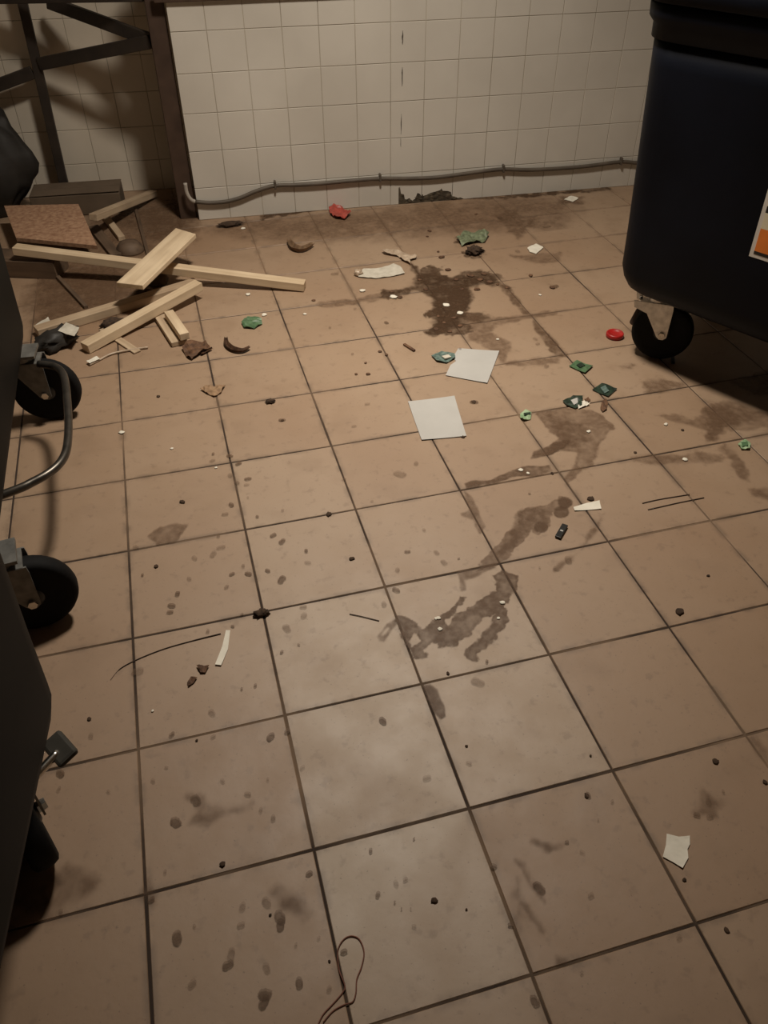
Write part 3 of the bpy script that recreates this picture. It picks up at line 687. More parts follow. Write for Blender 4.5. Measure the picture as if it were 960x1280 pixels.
def beam(name, a, b_, wd, ht, mat, label=None, cat=None, bev=0.002, roll=0.0, group=None, parent=None, taper=0.0):
    """squared timber between two points of its bottom centre line"""
    a = Vector(a); b_ = Vector(b_); x = (b_ - a).normalized(); y = Vector((0, 0, 1)).cross(x).normalized(); z = x.cross(y)
    L_ = (b_ - a).length; bm = bmesh.new(); bm_box(bm, 0, L_, -wd / 2, wd / 2, 0, ht, bev)
    for v in bm.verts: v.co.y += 0.0015 * mnoise.noise(v.co * 9); v.co.z += 0.001 * mnoise.noise(v.co * 11)
    if taper:
        for v in bm.verts:
            if v.co.x > L_ * 0.5: v.co.x += v.co.y * taper
    o = link(name, to_mesh(bm, name), mat, parent)
    mt = Matrix.Identity(4)
    for i in range(3): mt[i][0] = x[i]; mt[i][1] = y[i]; mt[i][2] = z[i]; mt[i][3] = a[i]
    o.matrix_world = mt @ Matrix.Rotation(roll, 4, 'X')
    return tag(o, label, cat, group)

# ------------------------------------------------------------------ wheeled waste containers
def rrect(hx, hy, r, n=6):
    out = []
    for cx, cy, a0 in ((hx - r, hy - r, 0), (-hx + r, hy - r, 90), (-hx + r, -hy + r, 180), (hx - r, -hy + r, 270)):
        for k in range(n + 1):
            a = math.radians(a0 + 90 * k / n); out.append((cx + r * math.cos(a), cy + r * math.sin(a)))
    return out
def loft(levels, name, smooth=True):
    bm = bmesh.new(); rings = []
    for hx, hy, r, z in levels: rings.append([bm.verts.new((x, y, z)) for x, y in rrect(hx, hy, r)])
    n = len(rings[0])
    for a, b_ in zip(rings, rings[1:]):
        for i in range(n): bm.faces.new((a[i], a[(i + 1) % n], b_[(i + 1) % n], b_[i]))
    bm.faces.new(rings[0][::-1]); bm.faces.new(rings[-1])
    me = to_mesh(bm, name)
    for p in me.polygons: p.use_smooth = len(p.vertices) == 4
    return me
HX, HY, ZB, ZT = 0.35, 0.52, 0.235, 0.965
GR = 0.03
def grow(z): return GR * (z - ZB) / (ZT - ZB)

def caster(parent, px, py, roll, fork_mat):
    """swivel castor: fork plate is the part, tyre, hub and axle bolt hang on it"""
    bm = bmesh.new()
    bm_box(bm, -0.045, 0.045, -0.04, 0.04, 0.227, 0.236)
    bm_lathe(bm, [(0.030, 0.205), (0.034, 0.212), (0.034, 0.226)], 20, Matrix(((1, 0, 0, 0), (0, 0, 1, 0), (0, 1, 0, 0), (0, 0, 0, 1))))
    ox = 0.040
    for s in (-1, 1):
        poly = [(-0.070, 0.208), (0.056, 0.208), (0.058, 0.190), (ox + 0.017, 0.093), (ox + 0.006, 0.084), (ox - 0.006, 0.084), (ox - 0.016, 0.093), (-0.022, 0.170), (-0.066, 0.186)]
        y0 = s * 0.031; bm_prism(bm, poly, 'y', min(y0, y0 + s * 0.004), max(y0, y0 + s * 0.004))
    bm_box(bm, -0.045, 0.050, -0.034, 0.034, 0.203, 0.209)
    f = link('castor_fork', to_mesh(bm, 'castor_fork'), fork_mat, parent); f.location = (px, py, 0); f.rotation_euler = (0, 0, roll)
    bm = bmesh.new(); bm_lathe(bm, [(0.072, -0.020), (0.088, -0.023), (0.096, -0.019), (0.100, -0.008), (0.100, 0.008), (0.096, 0.019), (0.088, 0.023), (0.072, 0.020)], 40)
    t = link('tyre', to_mesh(bm, 'tyre', True), M['rubber'], f); t.location = (ox, 0, 0.1006)
    bm = bmesh.new(); bm_lathe(bm, [(0.020, -0.027), (0.024, -0.024), (0.030, -0.016), (0.068, -0.014), (0.073, -0.018), (0.073, 0.018), (0.068, 0.014), (0.030, 0.016), (0.024, 0.024), (0.020, 0.027)], 32)
    h = link('wheel_hub', to_mesh(bm, 'wheel_hub', True), M['black'], f); h.location = (ox, 0, 0.1006)
    bm = bmesh.new(); bm_lathe(bm, [(0.011, -0.043), (0.012, -0.036), (0.012, 0.036), (0.011, 0.043)], 6)
    a = link('axle_bolt', to_mesh(bm, 'axle_bolt'), M['chrome'], f); a.location = (ox, 0, 0.1006)
    return f

def container(label, mat, corner, rz, sx, rolls, fork_mat, ix=0.055, iy=0.095):
    """corner: where its far visible bottom corner stands; sx: which local side carries that corner"""
    R_ = Matrix.Rotation(rz, 3, 'Z'); c = Vector((corner[0], corner[1], 0)) - R_ @ Vector((sx * HX, HY, 0))
    t = thing('waste_container', label, 'waste bin', (c.x, c.y, 0), rz)
    lv = [(HX - 0.075, HY - 0.075, 0.05, ZB), (HX - 0.045, HY - 0.045, 0.07, ZB + 0.006), (HX - 0.02, HY - 0.02, 0.085, ZB + 0.024), (HX - 0.004, HY - 0.004, 0.092, ZB + 0.055), (HX + grow(.32), HY + grow(.32), 0.095, 0.32)]
    for z in (0.45, 0.6, 0.75, 0.9, ZT): lv.append((HX + grow(z), HY + grow(z), 0.10, z))
    link('body', loft(lv, 'body'), mat, t)
    gx, gy = HX + GR, HY + GR
    link('collar', loft([(gx, gy, .1, ZT), (gx + .008, gy + .008, .105, ZT + .002), (gx + .009, gy + .009, .105, 1.0), (gx + .02, gy + .02, .11, 1.015), (gx + .022, gy + .022, .11, 1.05)], 'collar'), mat, t)
    lv = [(gx + .022, gy + .022, .11, 1.052)]
    for k in range(7):
        a = math.radians(90 * k / 6); lv.append((gx + .032 - .22 * (1 - math.cos(a)), gy + .032 - .05 * (1 - math.cos(a)), .12 - .04 * k / 6, 1.056 + .16 * math.sin(a)))
    lid = link('lid', loft(lv, 'lid'), mat, t)
    for s in (-1, 1):                                   # grab handle of the lid on each long side
        link('lid_handle', tube_mesh('lid_handle', spline([(s * (gx + .03), -.16, 1.075), (s * (gx + .065), -.14, 1.078), (s * (gx + .065), .14, 1.078), (s * (gx + .03), .16, 1.075)], 5), 0.011, 8), mat, lid)
    for s in (-1, 1):                                   # lifting trunnion on each short side
        bm = bmesh.new(); bm_lathe(bm, [(.02, 0), (.02, .03), (.026, .031), (.026, .04)], 20)
        o = link('trunnion', to_mesh(bm, 'trunnion', True), M['zinc'], t); o.location = (0, s * (gy + .012), 0.985); o.rotation_euler = (0, 0, 0 if s > 0 else math.pi)
    k = 0
    for ax in (-1, 1):
        for ay in (-1, 1):
            caster(t, ax * (HX - ix), ay * (HY - iy), rolls[k] - rz, fork_mat); k += 1
    return t

# far charcoal container on the left
binA = container('dark charcoal four-wheeled waste container with a bent steel foot bar', M['bin_dark'], (-0.808, 1.665), 0.0, 1, [0.3, 2.6, 0.12, -0.10], M['dull_zinc'], 0.03, 0.075)
inv = Matrix.Translation(-Vector(binA.location))
def LA(px, py, z): return inv @ at(px, py, z)
ft = [inv @ Vector((-0.95, 0.86, 0.240)), LA(18, 613, 0.245), LA(40, 603, 0.245), LA(60, 592, 0.245), LA(74, 580, 0.245), LA(82, 566, 0.245), LA(85, 548, 0.245), LA(85.5, 525, 0.244), LA(84, 500, 0.242), LA(82, 480, 0.240), LA(78, 466, 0.236), LA(68, 458, 0.232), LA(48, 455, 0.232)]
link('foot_bar', tube_mesh('foot_bar', spline(ft, 4), 0.0105, 12), M['tube'], binA)['label'] = 'bent worn steel foot bar'
# near charcoal container
binB = container('dark charcoal four-wheeled waste container with a chromed brake pedal', M['bin_dark'], (-0.672, 0.285), math.radians(-7.5), 1, [0.2, 0.4, -0.5, -1.15], M['dull_zinc'], 0.115, 0.12)
ib = binB.matrix_basis.inverted()
a = ib @ at(52, 962, .20); b_ = ib @ at(68, 945, .20)
ped = link('brake_lever', tube_mesh('brake_lever', [a + (a - b_) * 3, a, b_, b_ + (b_ - a) * 0.3], 0.008, 10), M['chrome'], binB)
ped['label'] = 'chromed brake lever'
bm = bmesh.new(); bm_box(bm, -0.030, 0.030, -0.020, 0.020, -0.007, 0.007, 0.006)
pad = link('pedal_pad', to_mesh(bm, 'pedal_pad'), M['pad'], ped); pad.location = ib @ at(75, 936, .20); pad.rotation_euler = (0.25, 0.1, math.radians(-50))
# blue-black container on the right
binC = container('large blue-black waste container with an orange and white label', M['bin_navy'], (1.000, 1.474), math.radians(28.0), -1, [0, -0.62, 0, 0], M['zinc'], 0.118, 0.120)
ic = binC.matrix_basis.inverted()
bm = bmesh.new(); bm_box(bm, -0.022, 0.022, -0.014, 0.014, -0.030, 0.030, 0.009)
bp_ = link('brake_pad', to_mesh(bm, 'brake_pad'), M['brake'], binC); bp_.location = ic @ at(797, 396, .125); bp_.rotation_euler = (0.2, 0.35, 0.2); bp_['label'] = 'dark brown brake pad'
bm = bmesh.new(); bm_lathe(bm, [(0.012, -0.008), (0.014, 0.0), (0.010, 0.010)], 14, Matrix.Rotation(math.pi / 2, 4, 'X'))
bt_ = link('fork_bolt', to_mesh(bm, 'fork_bolt', True), M['chrome'], binC); bt_.location = ic @ at(803, 374, .195)
# printed label on its long side
def face_pt(y, z, off): return Vector((-(HX + grow(z) + off), y, z))
lab_y1, lab_y0, lz0, lz1 = 0.098, -0.152, 0.490, 0.810
def panel(name, y0, y1, z0, z1, off, mat, parent):
    bm = bmesh.new()
    A = [bm.verts.new(face_pt(y, z, off)) for y, z in ((y0, z0), (y1, z0), (y1, z1), (y0, z1))]; B = [bm.verts.new(face_pt(y, z, off - 0.0006)) for y, z in ((y0, z0), (y1, z0), (y1, z1), (y0, z1))]
    bm.faces.new(A); bm.faces.new(B[::-1])
    for i in range(4): bm.faces.new((A[i], B[i], B[(i + 1) % 4], A[(i + 1) % 4]))
    return link(name, to_mesh(bm, name), mat, parent)
lb = panel('printed_label', lab_y0, lab_y1, lz0, lz1, 0.0010, M['white'], binC); lb['label'] = 'white bordered label with orange, cream and black print'
i_ = 0.011
panel('label_dark_band', lab_y0 + i_, lab_y1 - i_, lz0 + .010, lz0 + .019, 0.0016, M['black'], lb)
panel('label_orange_field', lab_y0 + i_, lab_y1 - i_, lz0 + .019, lz0 + .082, 0.0016, M['orange'], lb)
panel('label_cream_field', lab_y0 + i_, lab_y1 - i_, lz0 + .082, lz0 + .125, 0.0016, M['cream'], lb)
panel('label_dark_band', lab_y0 + i_, lab_y1 - i_, lz0 + .125, lz0 + .143, 0.0016, M['black'], lb)
panel('label_cream_field', lab_y0 + i_, lab_y1 - i_, lz0 + .143, lz1 - i_, 0.0016, M['cream'], lb)

# ------------------------------------------------------------------ steel frame at the recess
fr = thing('steel_frame', 'brown painted steel frame with a diagonal brace beside the tiled wall', 'frame', (-0.25, 3.15, 0))
invf = Matrix.Translation(-Vector(fr.location))
def bar(name, a, b_, wd, dp, mat):
    a = invf @ Vector(a); b_ = invf @ Vector(b_); x = (b_ - a).normalized(); up = Vector((0, 1, 0)) if abs(x.z) > 0.9 else Vector((0, 0, 1))
    y = up.cross(x).normalized(); z = x.cross(y); bm = bmesh.new(); bm_box(bm, 0, (b_ - a).length, -wd / 2, wd / 2, -dp / 2, dp / 2, 0.003)
    mt = Matrix.Identity(4)
    for i in range(3): mt[i][0] = x[i]; mt[i][1] = y[i]; mt[i][2] = z[i]; mt[i][3] = a[i]
    for v in bm.verts: v.co = mt @ v.co
    return link(name, to_mesh(bm, name), mat, fr)
bar('post', (-0.2515, 3.145, 0.001), (-0.2475, 3.145, 1.10), 0.074, 0.066, M['steel'])
bar('thin_post', (-0.800, 3.505, 0.001), (-0.768, 3.505, 1.05), 0.040, 0.040, M['steel_dark'])
bar('cross_bar', (-0.285, 3.155, 0.718), (-0.768, 3.485, 0.598), 0.022, 0.050, M['steel_dark'])
bar('diagonal_brace', (-0.285, 3.165, 0.722), (-0.672, 3.47, 0.828), 0.022, 0.050, M['steel_dark'])
bar('cross_bar', (-0.805, 3.50, 0.565), (-1.02, 3.52, 0.505), 0.022, 0.050, M['steel_dark'])
bar('top_rail', (-0.28, 3.155, 0.885), (-1.05, 3.52, 0.855), 0.05, 0.05, M['steel_dark'])
bar('front_rail', (-0.25, 3.070, 0.886), (1.60, 2.947, 0.886), 0.012, 0.044, M['steel'])

# ------------------------------------------------------------------ cable on the wall
cab = thing('wall_cable', 'grey cable clipped along the foot of the white tiled wall', 'cable', WB0)
invc = Matrix.Translation(-WB0)
nW = Vector((math.sin(WA), -math.cos(WA), 0))
def wp(px, py, off=0.012): return invc @ on_plane(px, py, nW, WB0.dot(nW) + off)
pts = [(244, 252), (262, 253.5), (282, 252), (300, 247.5), (320, 239), (344, 232), (372, 231), (400, 229.5), (438, 226), (475, 223.3), (512, 223.2), (545, 221.8), (575, 218), (604, 214), (629, 211.5), (660, 212.3), (700, 210.5), (735, 207.5), (776, 202.3), (800, 203.5), (850, 200), (900, 198)]
link('cable', tube_mesh('cable', spline([wp(*p) for p in pts], 4), 0.0088, 10), M['cable'], cab)
e0 = wp(244, 252)
ep = [e0, wp(240, 250.5, .014), wp(236, 246, .016), wp(233, 239, .018), wp(231.5, 229, .02)]
link('cable_end', tube_mesh('cable_end', spline(ep, 4), 0.0086, 10), M['cable_end'], cab)['label'] = 'pale bent cable end'
for px, py in ((344, 232), (475, 223), (629, 211.5), (776, 202.3)):
    c = wp(px, py, 0.012); bm = bmesh.new()
    bm_box(bm, -0.0045, 0.0045, -0.013, 0.0108, -0.013, 0.022, 0.002, Matrix.Translation(c) @ Matrix.Rotation(WA, 4, 'Z'))
    link('cable_clip', to_mesh(bm, 'cable_clip'), M['cable'], cab)

# ------------------------------------------------------------------ timber heap
blk = beam('wood_block', (-1.16, 2.80, 0.001), (-0.80, 2.66, 0.001), 0.12, 0.070, M['wood_dark'], 'dark block of wood under the left end of the long pale batten', 'wood block')
# chipboard panel, tilted, lying on the block and the box
box = thing('cardboard_box', 'flat dark brown cardboard box against the recessed wall', 'box', (-0.735, 3.365, 0), math.radians(-5))
bm = bmesh.new(); bm_box(bm, -0.20, 0.20, -0.078, 0.078, 0.0015, 0.098, 0.004)
for v in bm.verts: v.co += mnoise.noise_vector(v.co * 8) * 0.004; v.co.z = max(v.co.z, 0.0015)
link('box_body', to_mesh(bm, 'box_body'), M['card'], box)
for s in (-1, 1):
    bm = bmesh.new(); bm_box(bm, -0.20, 0.20, min(0.002 * s, 0.08 * s), max(0.002 * s, 0.08 * s), 0.101, 0.105, 0.001)
    link('box_flap', to_mesh(bm, 'box_flap'), M['card'], box)
pz = [at(5, 257, .10), at(98, 255, .10), at(121, 307, .09), at(20, 297, .09)]
bm = bmesh.new(); A = [bm.verts.new(p) for p in pz]; B = [bm.verts.new(p - Vector((0, 0, .016))) for p in pz]
bm.faces.new(A); bm.faces.new(B[::-1])
for i in range(4): bm.faces.new((A[i], B[i], B[(i + 1) % 4], A[(i + 1) % 4]))
tag(link('chipboard_panel', to_mesh(bm, 'chipboard_panel'), M['chip']), 'reddish brown chipboard panel behind the long pale batten', 'board')
bt = 'loose battens in the timber heap'
beam('wooden_batten', at(20, 316, .098), at(381, 361.5, .003), 0.046, 0.031, M['pine'], 'longest pale pine batten reaching out over the floor', 'batten')
beam('wooden_plank', at(163, 360.5, .115), at(233, 294, .120), 0.105, 0.018, M['pine'], 'short wide pale plank laid across the longest batten', 'plank', taper=0.35)
beam('wooden_batten', at(108, 440, .001), at(250, 361, .036), 0.042, 0.033, M['pine'], 'pale pine batten with its near end beside the black castor wheel', 'batten')
beam('wooden_batten', at(47, 420, .001), at(247, 359, .001), 0.046, 0.032, M['pine_old'], 'weathered batten lying under the end of another pale batten', 'batten')
beam('wooden_batten', at(117, 276, .086), at(193, 245, .006), 0.040, 0.028, M['pine_old'], 'weathered batten leaning from the chipboard towards the tiled recess', 'batten')
beam('wood_lath', at(131, 272, .001), at(153, 301, .001), 0.030, 0.020, M['pine_old'], 'short tan lath below the leaning batten', 'lath')
beam('wood_lath', at(117, 286, .001), at(146, 322, .001), 0.045, 0.016, M['wood_dark'], 'short dark lath between the chipboard and the brown bowl', 'lath')  # dark wood colour stands in for shade on this lath
beam('wood_offcut', at(203, 398, .001), at(225, 432, .001), 0.056, 0.018, M['pine_old'], 'flat tan offcut lying under a narrow pale offcut', 'offcut')
beam('wood_offcut', at(212, 396, .022), at(232, 425, .022), 0.034, 0.026, M['pine'], 'narrow pale offcut on top of the flat tan one', 'offcut')
beam('wooden_stick', at(66, 341, .001), at(108, 386, .001), 0.016, 0.014, M['wood_dark'], 'thin dark stick on the floor below the longest batten', 'stick')
beam('wooden_stick', at(168, 256, .001), at(186, 322, .001), 0.014, 0.012, M['wood_dark'], 'thin dark stick pointing from the recess to the plank', 'stick')
beam('wooden_stick', at(128, 412, .001), at(172, 441, .001), 0.028, 0.006, M['pine_old'], 'thin flat sliver of wood under the pale batten', 'stick')
# brown bowl upside down, knobbly pieces
bm = bmesh.new(); prof = [(0.060, 0.0), (0.060, 0.006), (0.054, 0.022), (0.040, 0.038), (0.020, 0.046), (0.004, 0.047)]
bm_lathe(bm, prof, 24, Matrix.Rotation(math.pi / 2, 4, 'X'))
o = link('bowl', to_mesh(bm, 'bowl', True), M['wood_dark']); p = at(163, 314); o.location = (p.x, p.y, 0.001)
tag(o, 'dark brown upturned bowl behind the longest batten', 'bowl')
lump('stone', 198, 356, 0.034, M['card'], 'rounded grey-brown stone under the short wide plank', 'stone', 0.8, 0.25, stretch=(1.2, 1), seed=4)
lump('rag', 181, 371, 0.026, M['dirt'], 'dark crumpled rag below the near end of the plank', 'rag', 0.6, 0.5, stretch=(1.3, .8), seed=9)
lump('rag', 140, 407, 0.032, M['dirt'], 'dark crumpled rag between the two crossing battens', 'rag', 0.4, 0.5, stretch=(1.3, .7), seed=13, rot=.5)
# black plastic with pale piece near the castor
lump('plastic_bag', 72, 432, 0.060, M['sack'], 'crumpled black plastic bag beside the castor wheel', 'bag', 0.5, 0.6, stretch=(1.4, .7), seed=21, rot=.6, freq=3)
fl_piece('paper_scrap', [(78, 432), (88, 421), (104, 427), (98, 438)], M['wrap'], 'pale scrap of paper lying on the black bag', 'paper', 0.001, 0.008, 0.052, cuts=2)
fl_piece('paper_scrap', [(46, 412), (62, 402), (66, 410), (52, 420)], M['wrap'], 'pale dirty scrap at the end of the weathered batten', 'paper', 0.001, 0.01, 0.012, cuts=2)
o = link('drinking_straw', tube_mesh('drinking_straw', spline([at(112, 456, .005), at(122, 451, .005), at(140, 442, .006), at(165, 437, .006), at(185, 434, .006)], 4), 0.0035, 8), M['film']); tag(o, 'thin beige straw on the floor before the pale batten', 'straw')
fl_piece('paper_scrap', [(109, 455), (122, 449), (126, 452), (113, 458)], M['paper_b'], 'small white scrap at the tip of the straw', 'paper', 0.001, 0.004, 0.009, cuts=2)
# black sack in the recess
bm = bmesh.new(); bmesh.ops.create_icosphere(bm, subdivisions=4, radius=1)
for v in bm.verts:
    d = v.co.normalized(); k = 1 + 0.22 * mnoise.noise(d * 2.1 + Vector((2, 0, 0))) + 0.11 * mnoise.noise(d * 5.5) + 0.05 * mnoise.noise(d * 13)
    zz = d.z * k; wz = 1.0 - 0.35 * max(0, zz) ** 1.5
    v.co = Vector((d.x * k * 0.26 * wz, d.y * k * 0.125 * wz, max(0.002, 0.27 + zz * 0.30)))
o = link('rubbish_sack', to_mesh(bm, 'rubbish_sack', True), M['sack']); o.location = (-1.165, 3.42, 0)
tag(o, 'full black rubbish sack standing in the dark recess', 'sack')

# ------------------------------------------------------------------ papers
fl_piece('paper_sheet', [(557, 470), (563, 457), (570, 452), (566, 447), (573, 436), (624, 440), (609, 480)], M['paper'], 'white sheet of paper with a nicked edge touching a teal wrapper', 'paper', 0.0006, 0.001, curl=0.003, seed=2)
fl_piece('paper_sheet', [(510, 503), (568, 496), (583, 546), (527, 551)], M['paper'], 'plain white sheet of paper without a nick', 'paper', 0.0006, 0.001, curl=0.003, seed=5)
fl_piece('paper_scrap', [(833, 1043), (848, 1046.5), (861.7, 1045.7), (862, 1056), (859, 1062), (860, 1073), (852.7, 1086), (840, 1078), (828, 1071.7), (832, 1057)], M['paper_b'], 'torn five-sided cream scrap of paper lying alone on a tile', 'paper', 0.0006, 0.001, curl=0.002, seed=8)
fl_piece('paper_strip', [(282.7, 789), (288, 789), (285, 812), (276.7, 832.7), (269, 831.7), (278, 808)], M['paper_b'], 'narrow bent cream paper strip beside a dark fibre', 'paper', 0.0006, 0.001, curl=0.002, seed=3)
fl_piece('paper_strip', [(716.5, 634.8), (734, 629), (749, 626.7), (751.5, 636.9), (718, 639.2)], M['paper_b'], 'tapering white paper strip across a floor joint', 'paper', 0.0006, 0.001, curl=0.002, seed=4)
fl_piece('paper_scrap', [(659, 311), (670, 306), (679, 311), (670, 318), (662, 316)], M['paper_b'], 'small white folded scrap near the blue-black container', 'paper', 0.002, 0.006, seed=6)
fl_piece('paper_scrap', [(705, 250), (714, 246), (723, 249), (716, 253)], M['paper_b'], 'small white scrap at the foot of the white wall', 'paper', 0.002, 0.006, seed=7)
# wrapper
fl_piece('wrapper', [(446, 343), (455, 338), (470, 337), (492, 331), (500, 334), (506, 343), (492, 346), (470, 349), (455, 348), (448, 347)], M['wrap'], 'pale crumpled wrapper beside the muddy patch', 'wrapper', 0.0012, 0.008, seed=11)
lump('crumpled_tissue', 448, 344, 0.017, M['film'], 'small crumpled tissue at the tip of the pale wrapper', 'tissue', 0.7, 0.5, seed=14)
fl_piece('plastic_film', [(477, 316), (487, 313), (500, 317), (521, 321), (520, 325), (512, 327), (513, 332), (503, 327), (498, 322), (480, 319)], M['film'], 'torn strip of beige plastic film behind the pale wrapper', 'film', 0.001, 0.022, seed=15)

# packets and coloured scraps
def packet(name, pts, mat, label, inner=None, inner_mat=None, bump=0.008, seed=0, thick=0.002, cat='packet', group=None):
    o = fl_piece(name, pts, mat, label, cat, thick, bump, seed=seed, group=group, cuts=2)
    if inner:
        W = [at(*p) - Vector((o.location.x, o.location.y, 0)) for p in inner]; zt = max(v.co.z for v in o.data.vertices)
        bm = bmesh.new(); bm_prism(bm, [(p.x, p.y) for p in W], 'z', zt * 0.5, zt + 0.0006)
        link('printed_patch', to_mesh(bm, 'printed_patch'), inner_mat, o)
    return o
packet('foil_packet', [(711, 459), (721, 452), (741, 459), (731, 468)], M['green'], 'square bright green foil packet', [(720, 459), (726, 456), (731, 459.5), (725, 462)], M['black_green'], seed=1)
packet('foil_packet', [(740, 488.5), (752, 480), (771, 487.5), (760, 497)], M['black_green'], 'black packet with a grey-green middle beside the brown leaf', [(750, 487), (756, 484), (761, 491), (755, 494)], M['teal'], seed=2)
packet('foil_packet', [(703, 503), (716, 496), (728, 497), (727, 508), (719, 512), (708, 508)], M['black_green'], 'black packet torn open with white lining', [(713, 503), (721, 500), (722, 506), (717, 509)], M['paper'], seed=3)
fl_piece('paper_scrap', [(721, 506), (730, 503), (737, 507), (729, 510), (723, 512)], M['paper_b'], 'torn white scrap touching the torn black packet', 'paper', 0.001, 0.010, seed=17, cuts=2)
packet('plastic_scrap', [(302, 405), (310, 398), (327, 400), (328, 406), (318, 412), (305, 411)], M['green'], 'crumpled green plastic scrap near the timber heap', bump=0.014, seed=4, cat='scrap')
packet('foil_wrapper', [(539, 446), (552, 440), (568, 443), (569, 449), (558, 455), (546, 453)], M['teal'], 'teal foil wrapper next to a white sheet', [(552, 449), (560, 447), (564, 450), (556, 452)], M['wrap'], 0.010, seed=5, cat='wrapper')
packet('plastic_scrap', [(650, 519), (657, 514), (664, 517), (663, 525), (655, 527), (650, 524)], M['green_pale'], 'small pale green crumpled scrap on a floor joint', [(654, 520), (663, 519), (663, 521), (655, 522)], M['black_green'], 0.012, seed=6, cat='scrap')
packet('plastic_scrap', [(922, 556), (930, 551), (938, 556), (936, 563), (926, 563)], M['green_pale'], 'green scrap on the broad brown stain', [(926, 556), (933, 555), (934, 560), (927, 561)], M['green'], 0.010, seed=7, cat='scrap')
packet('plastic_bag', [(570, 300), (580, 294), (598, 293), (611, 296), (606, 304), (592, 305), (577, 309)], M['green_dirty'], 'dirty green crumpled plastic near the wall', bump=0.03, seed=8, cat='plastic')
lump('leaf_clump', 592, 317, 0.030, M['dirt'], 'dark clump of wet leaves below the dirty green plastic', 'leaves', 0.5, 0.7, stretch=(1.1, .9), seed=31, freq=3.5)
# red things
bm = bmesh.new(); bm_lathe(bm, [(0.0245, 0.0), (0.026, 0.003), (0.026, 0.013), (0.024, 0.016), (0.021, 0.016), (0.019, 0.011), (0.004, 0.011)], 28, Matrix.Rotation(math.pi / 2, 4, 'X'))
o = link('bottle_cap', to_mesh(bm, 'bottle_cap', True), M['red']); p = at(768, 421); o.location = (p.x, p.y, 0.0012); o.rotation_euler = (0, 0, 0.3); o.scale = (1.2, 1.2, 1.0)
tag(o, 'round red plastic cap beside the castor of the blue-black container', 'cap')
packet('plastic_scrap', [(411, 264), (424, 260), (432, 264), (439, 270), (431, 276), (420, 275), (413, 270)], M['red_film'], 'crumpled red plastic scrap at the foot of the wall', bump=0.03, seed=9, cat='scrap')
# leaf next to the packets
fl_piece('dry_leaf', [(750, 512), (752, 503), (757, 500), (760, 504), (758, 513), (753, 516)], M['bark'], 'small curled brown leaf beside the black packets', 'leaf', 0.001, 0.010, seed=18, cuts=2)
fl_piece('dry_leaf', [(730, 501), (735, 498), (738, 501), (734, 504)], M['bark'], 'tiny brown leaf touching the torn white scrap', 'leaf', 0.001, 0.008, seed=19, cuts=2)
# black stick with pale mark
pa = at(697, 673, .002); pb = at(706.5, 657.5, .002)
st = beam('plastic_stick', pa, pb, 0.016, 0.006, M['black'], 'short black plastic stick with a pale mark', 'stick', 0.001)
bm = bmesh.new(); L_ = (pb - pa).length; bm_box(bm, L_ * .44, L_ * .53, -.004, .004, .006, .0065)
mk = link('pale_mark', to_mesh(bm, 'pale_mark'), M['paper'], st)
st2 = beam('plastic_stick', at(841, 455, .002), at(840.5, 445.5, .002), 0.012, 0.007, M['black'], 'tiny black plastic stick before the blue-black container', 'stick', 0.001)
beam('twig', at(505, 431, .001), at(518, 439.5, .001), 0.010, 0.006, M['bark'], 'short dark twig left of the teal wrapper', 'twig', 0.001)
# peel pieces
curled('peel', [(283, 425), (284, 433), (292, 439), (303, 441), (313, 437)], 0.014, 0.008, M['bark'], 'curved dark brown peel near the green scrap', 'peel')
packet('peel', [(251, 488), (258, 485), (268, 486), (282, 483), (277, 492), (268, 497), (259, 493)], M['bark_pale'], 'curled tan peel on a floor joint below the dark peel', bump=0.018, seed=27, cat='peel')
curled('peel', [(361, 303), (367, 312), (378, 315), (392, 308)], 0.022, 0.008, M['bark_pale'], 'curled tan bark piece standing up near the wall', 'bark')
packet('cardboard_scrap', [(228, 437), (240, 430), (258, 431), (264, 437), (252, 444), (240, 451), (233, 447)], M['bark'], 'crumpled dark brown scrap at the end of the offcuts', bump=0.026, seed=12, cat='scrap')
curled('peel', [(252, 445), (258, 441), (266, 438)], 0.008, 0.008, M['bark'], 'narrow brown shred beside the crumpled brown scrap', 'peel')
lump('debris_clump', 288, 283, 0.028, M['dirt'], 'dark strip of debris before the corner of the white wall', 'debris', 0.35, 0.6, stretch=(1.9, .7), seed=41, freq=3.5)
fl_piece('dry_leaf', [(246, 833), (253, 833), (262, 833), (257, 842), (251, 842)], M['bark'], 'heart-shaped dark leaf bit beside the cream strip', 'leaf', 0.001, 0.006, seed=23, cuts=2)
fl_piece('dry_leaf', [(234, 855), (239, 847), (247, 848), (243, 854), (236, 859)], M['bark'], 'torn dark leaf bit below the heart-shaped one', 'leaf', 0.001, 0.006, seed=24, cuts=2)
lump('debris_clump', 327, 768, 0.013, M['dirt'], 'dark crumb clump where two floor joints cross', 'debris', 0.4, 0.7, stretch=(1.4, .8), seed=43, freq=3.5)
lump('debris_clump', 338, 503, 0.012, M['dirt'], 'dark crumb clump on a floor joint above the drip marks', 'debris', 0.4, 0.7, stretch=(1.2, .9), seed=44, freq=3.5)

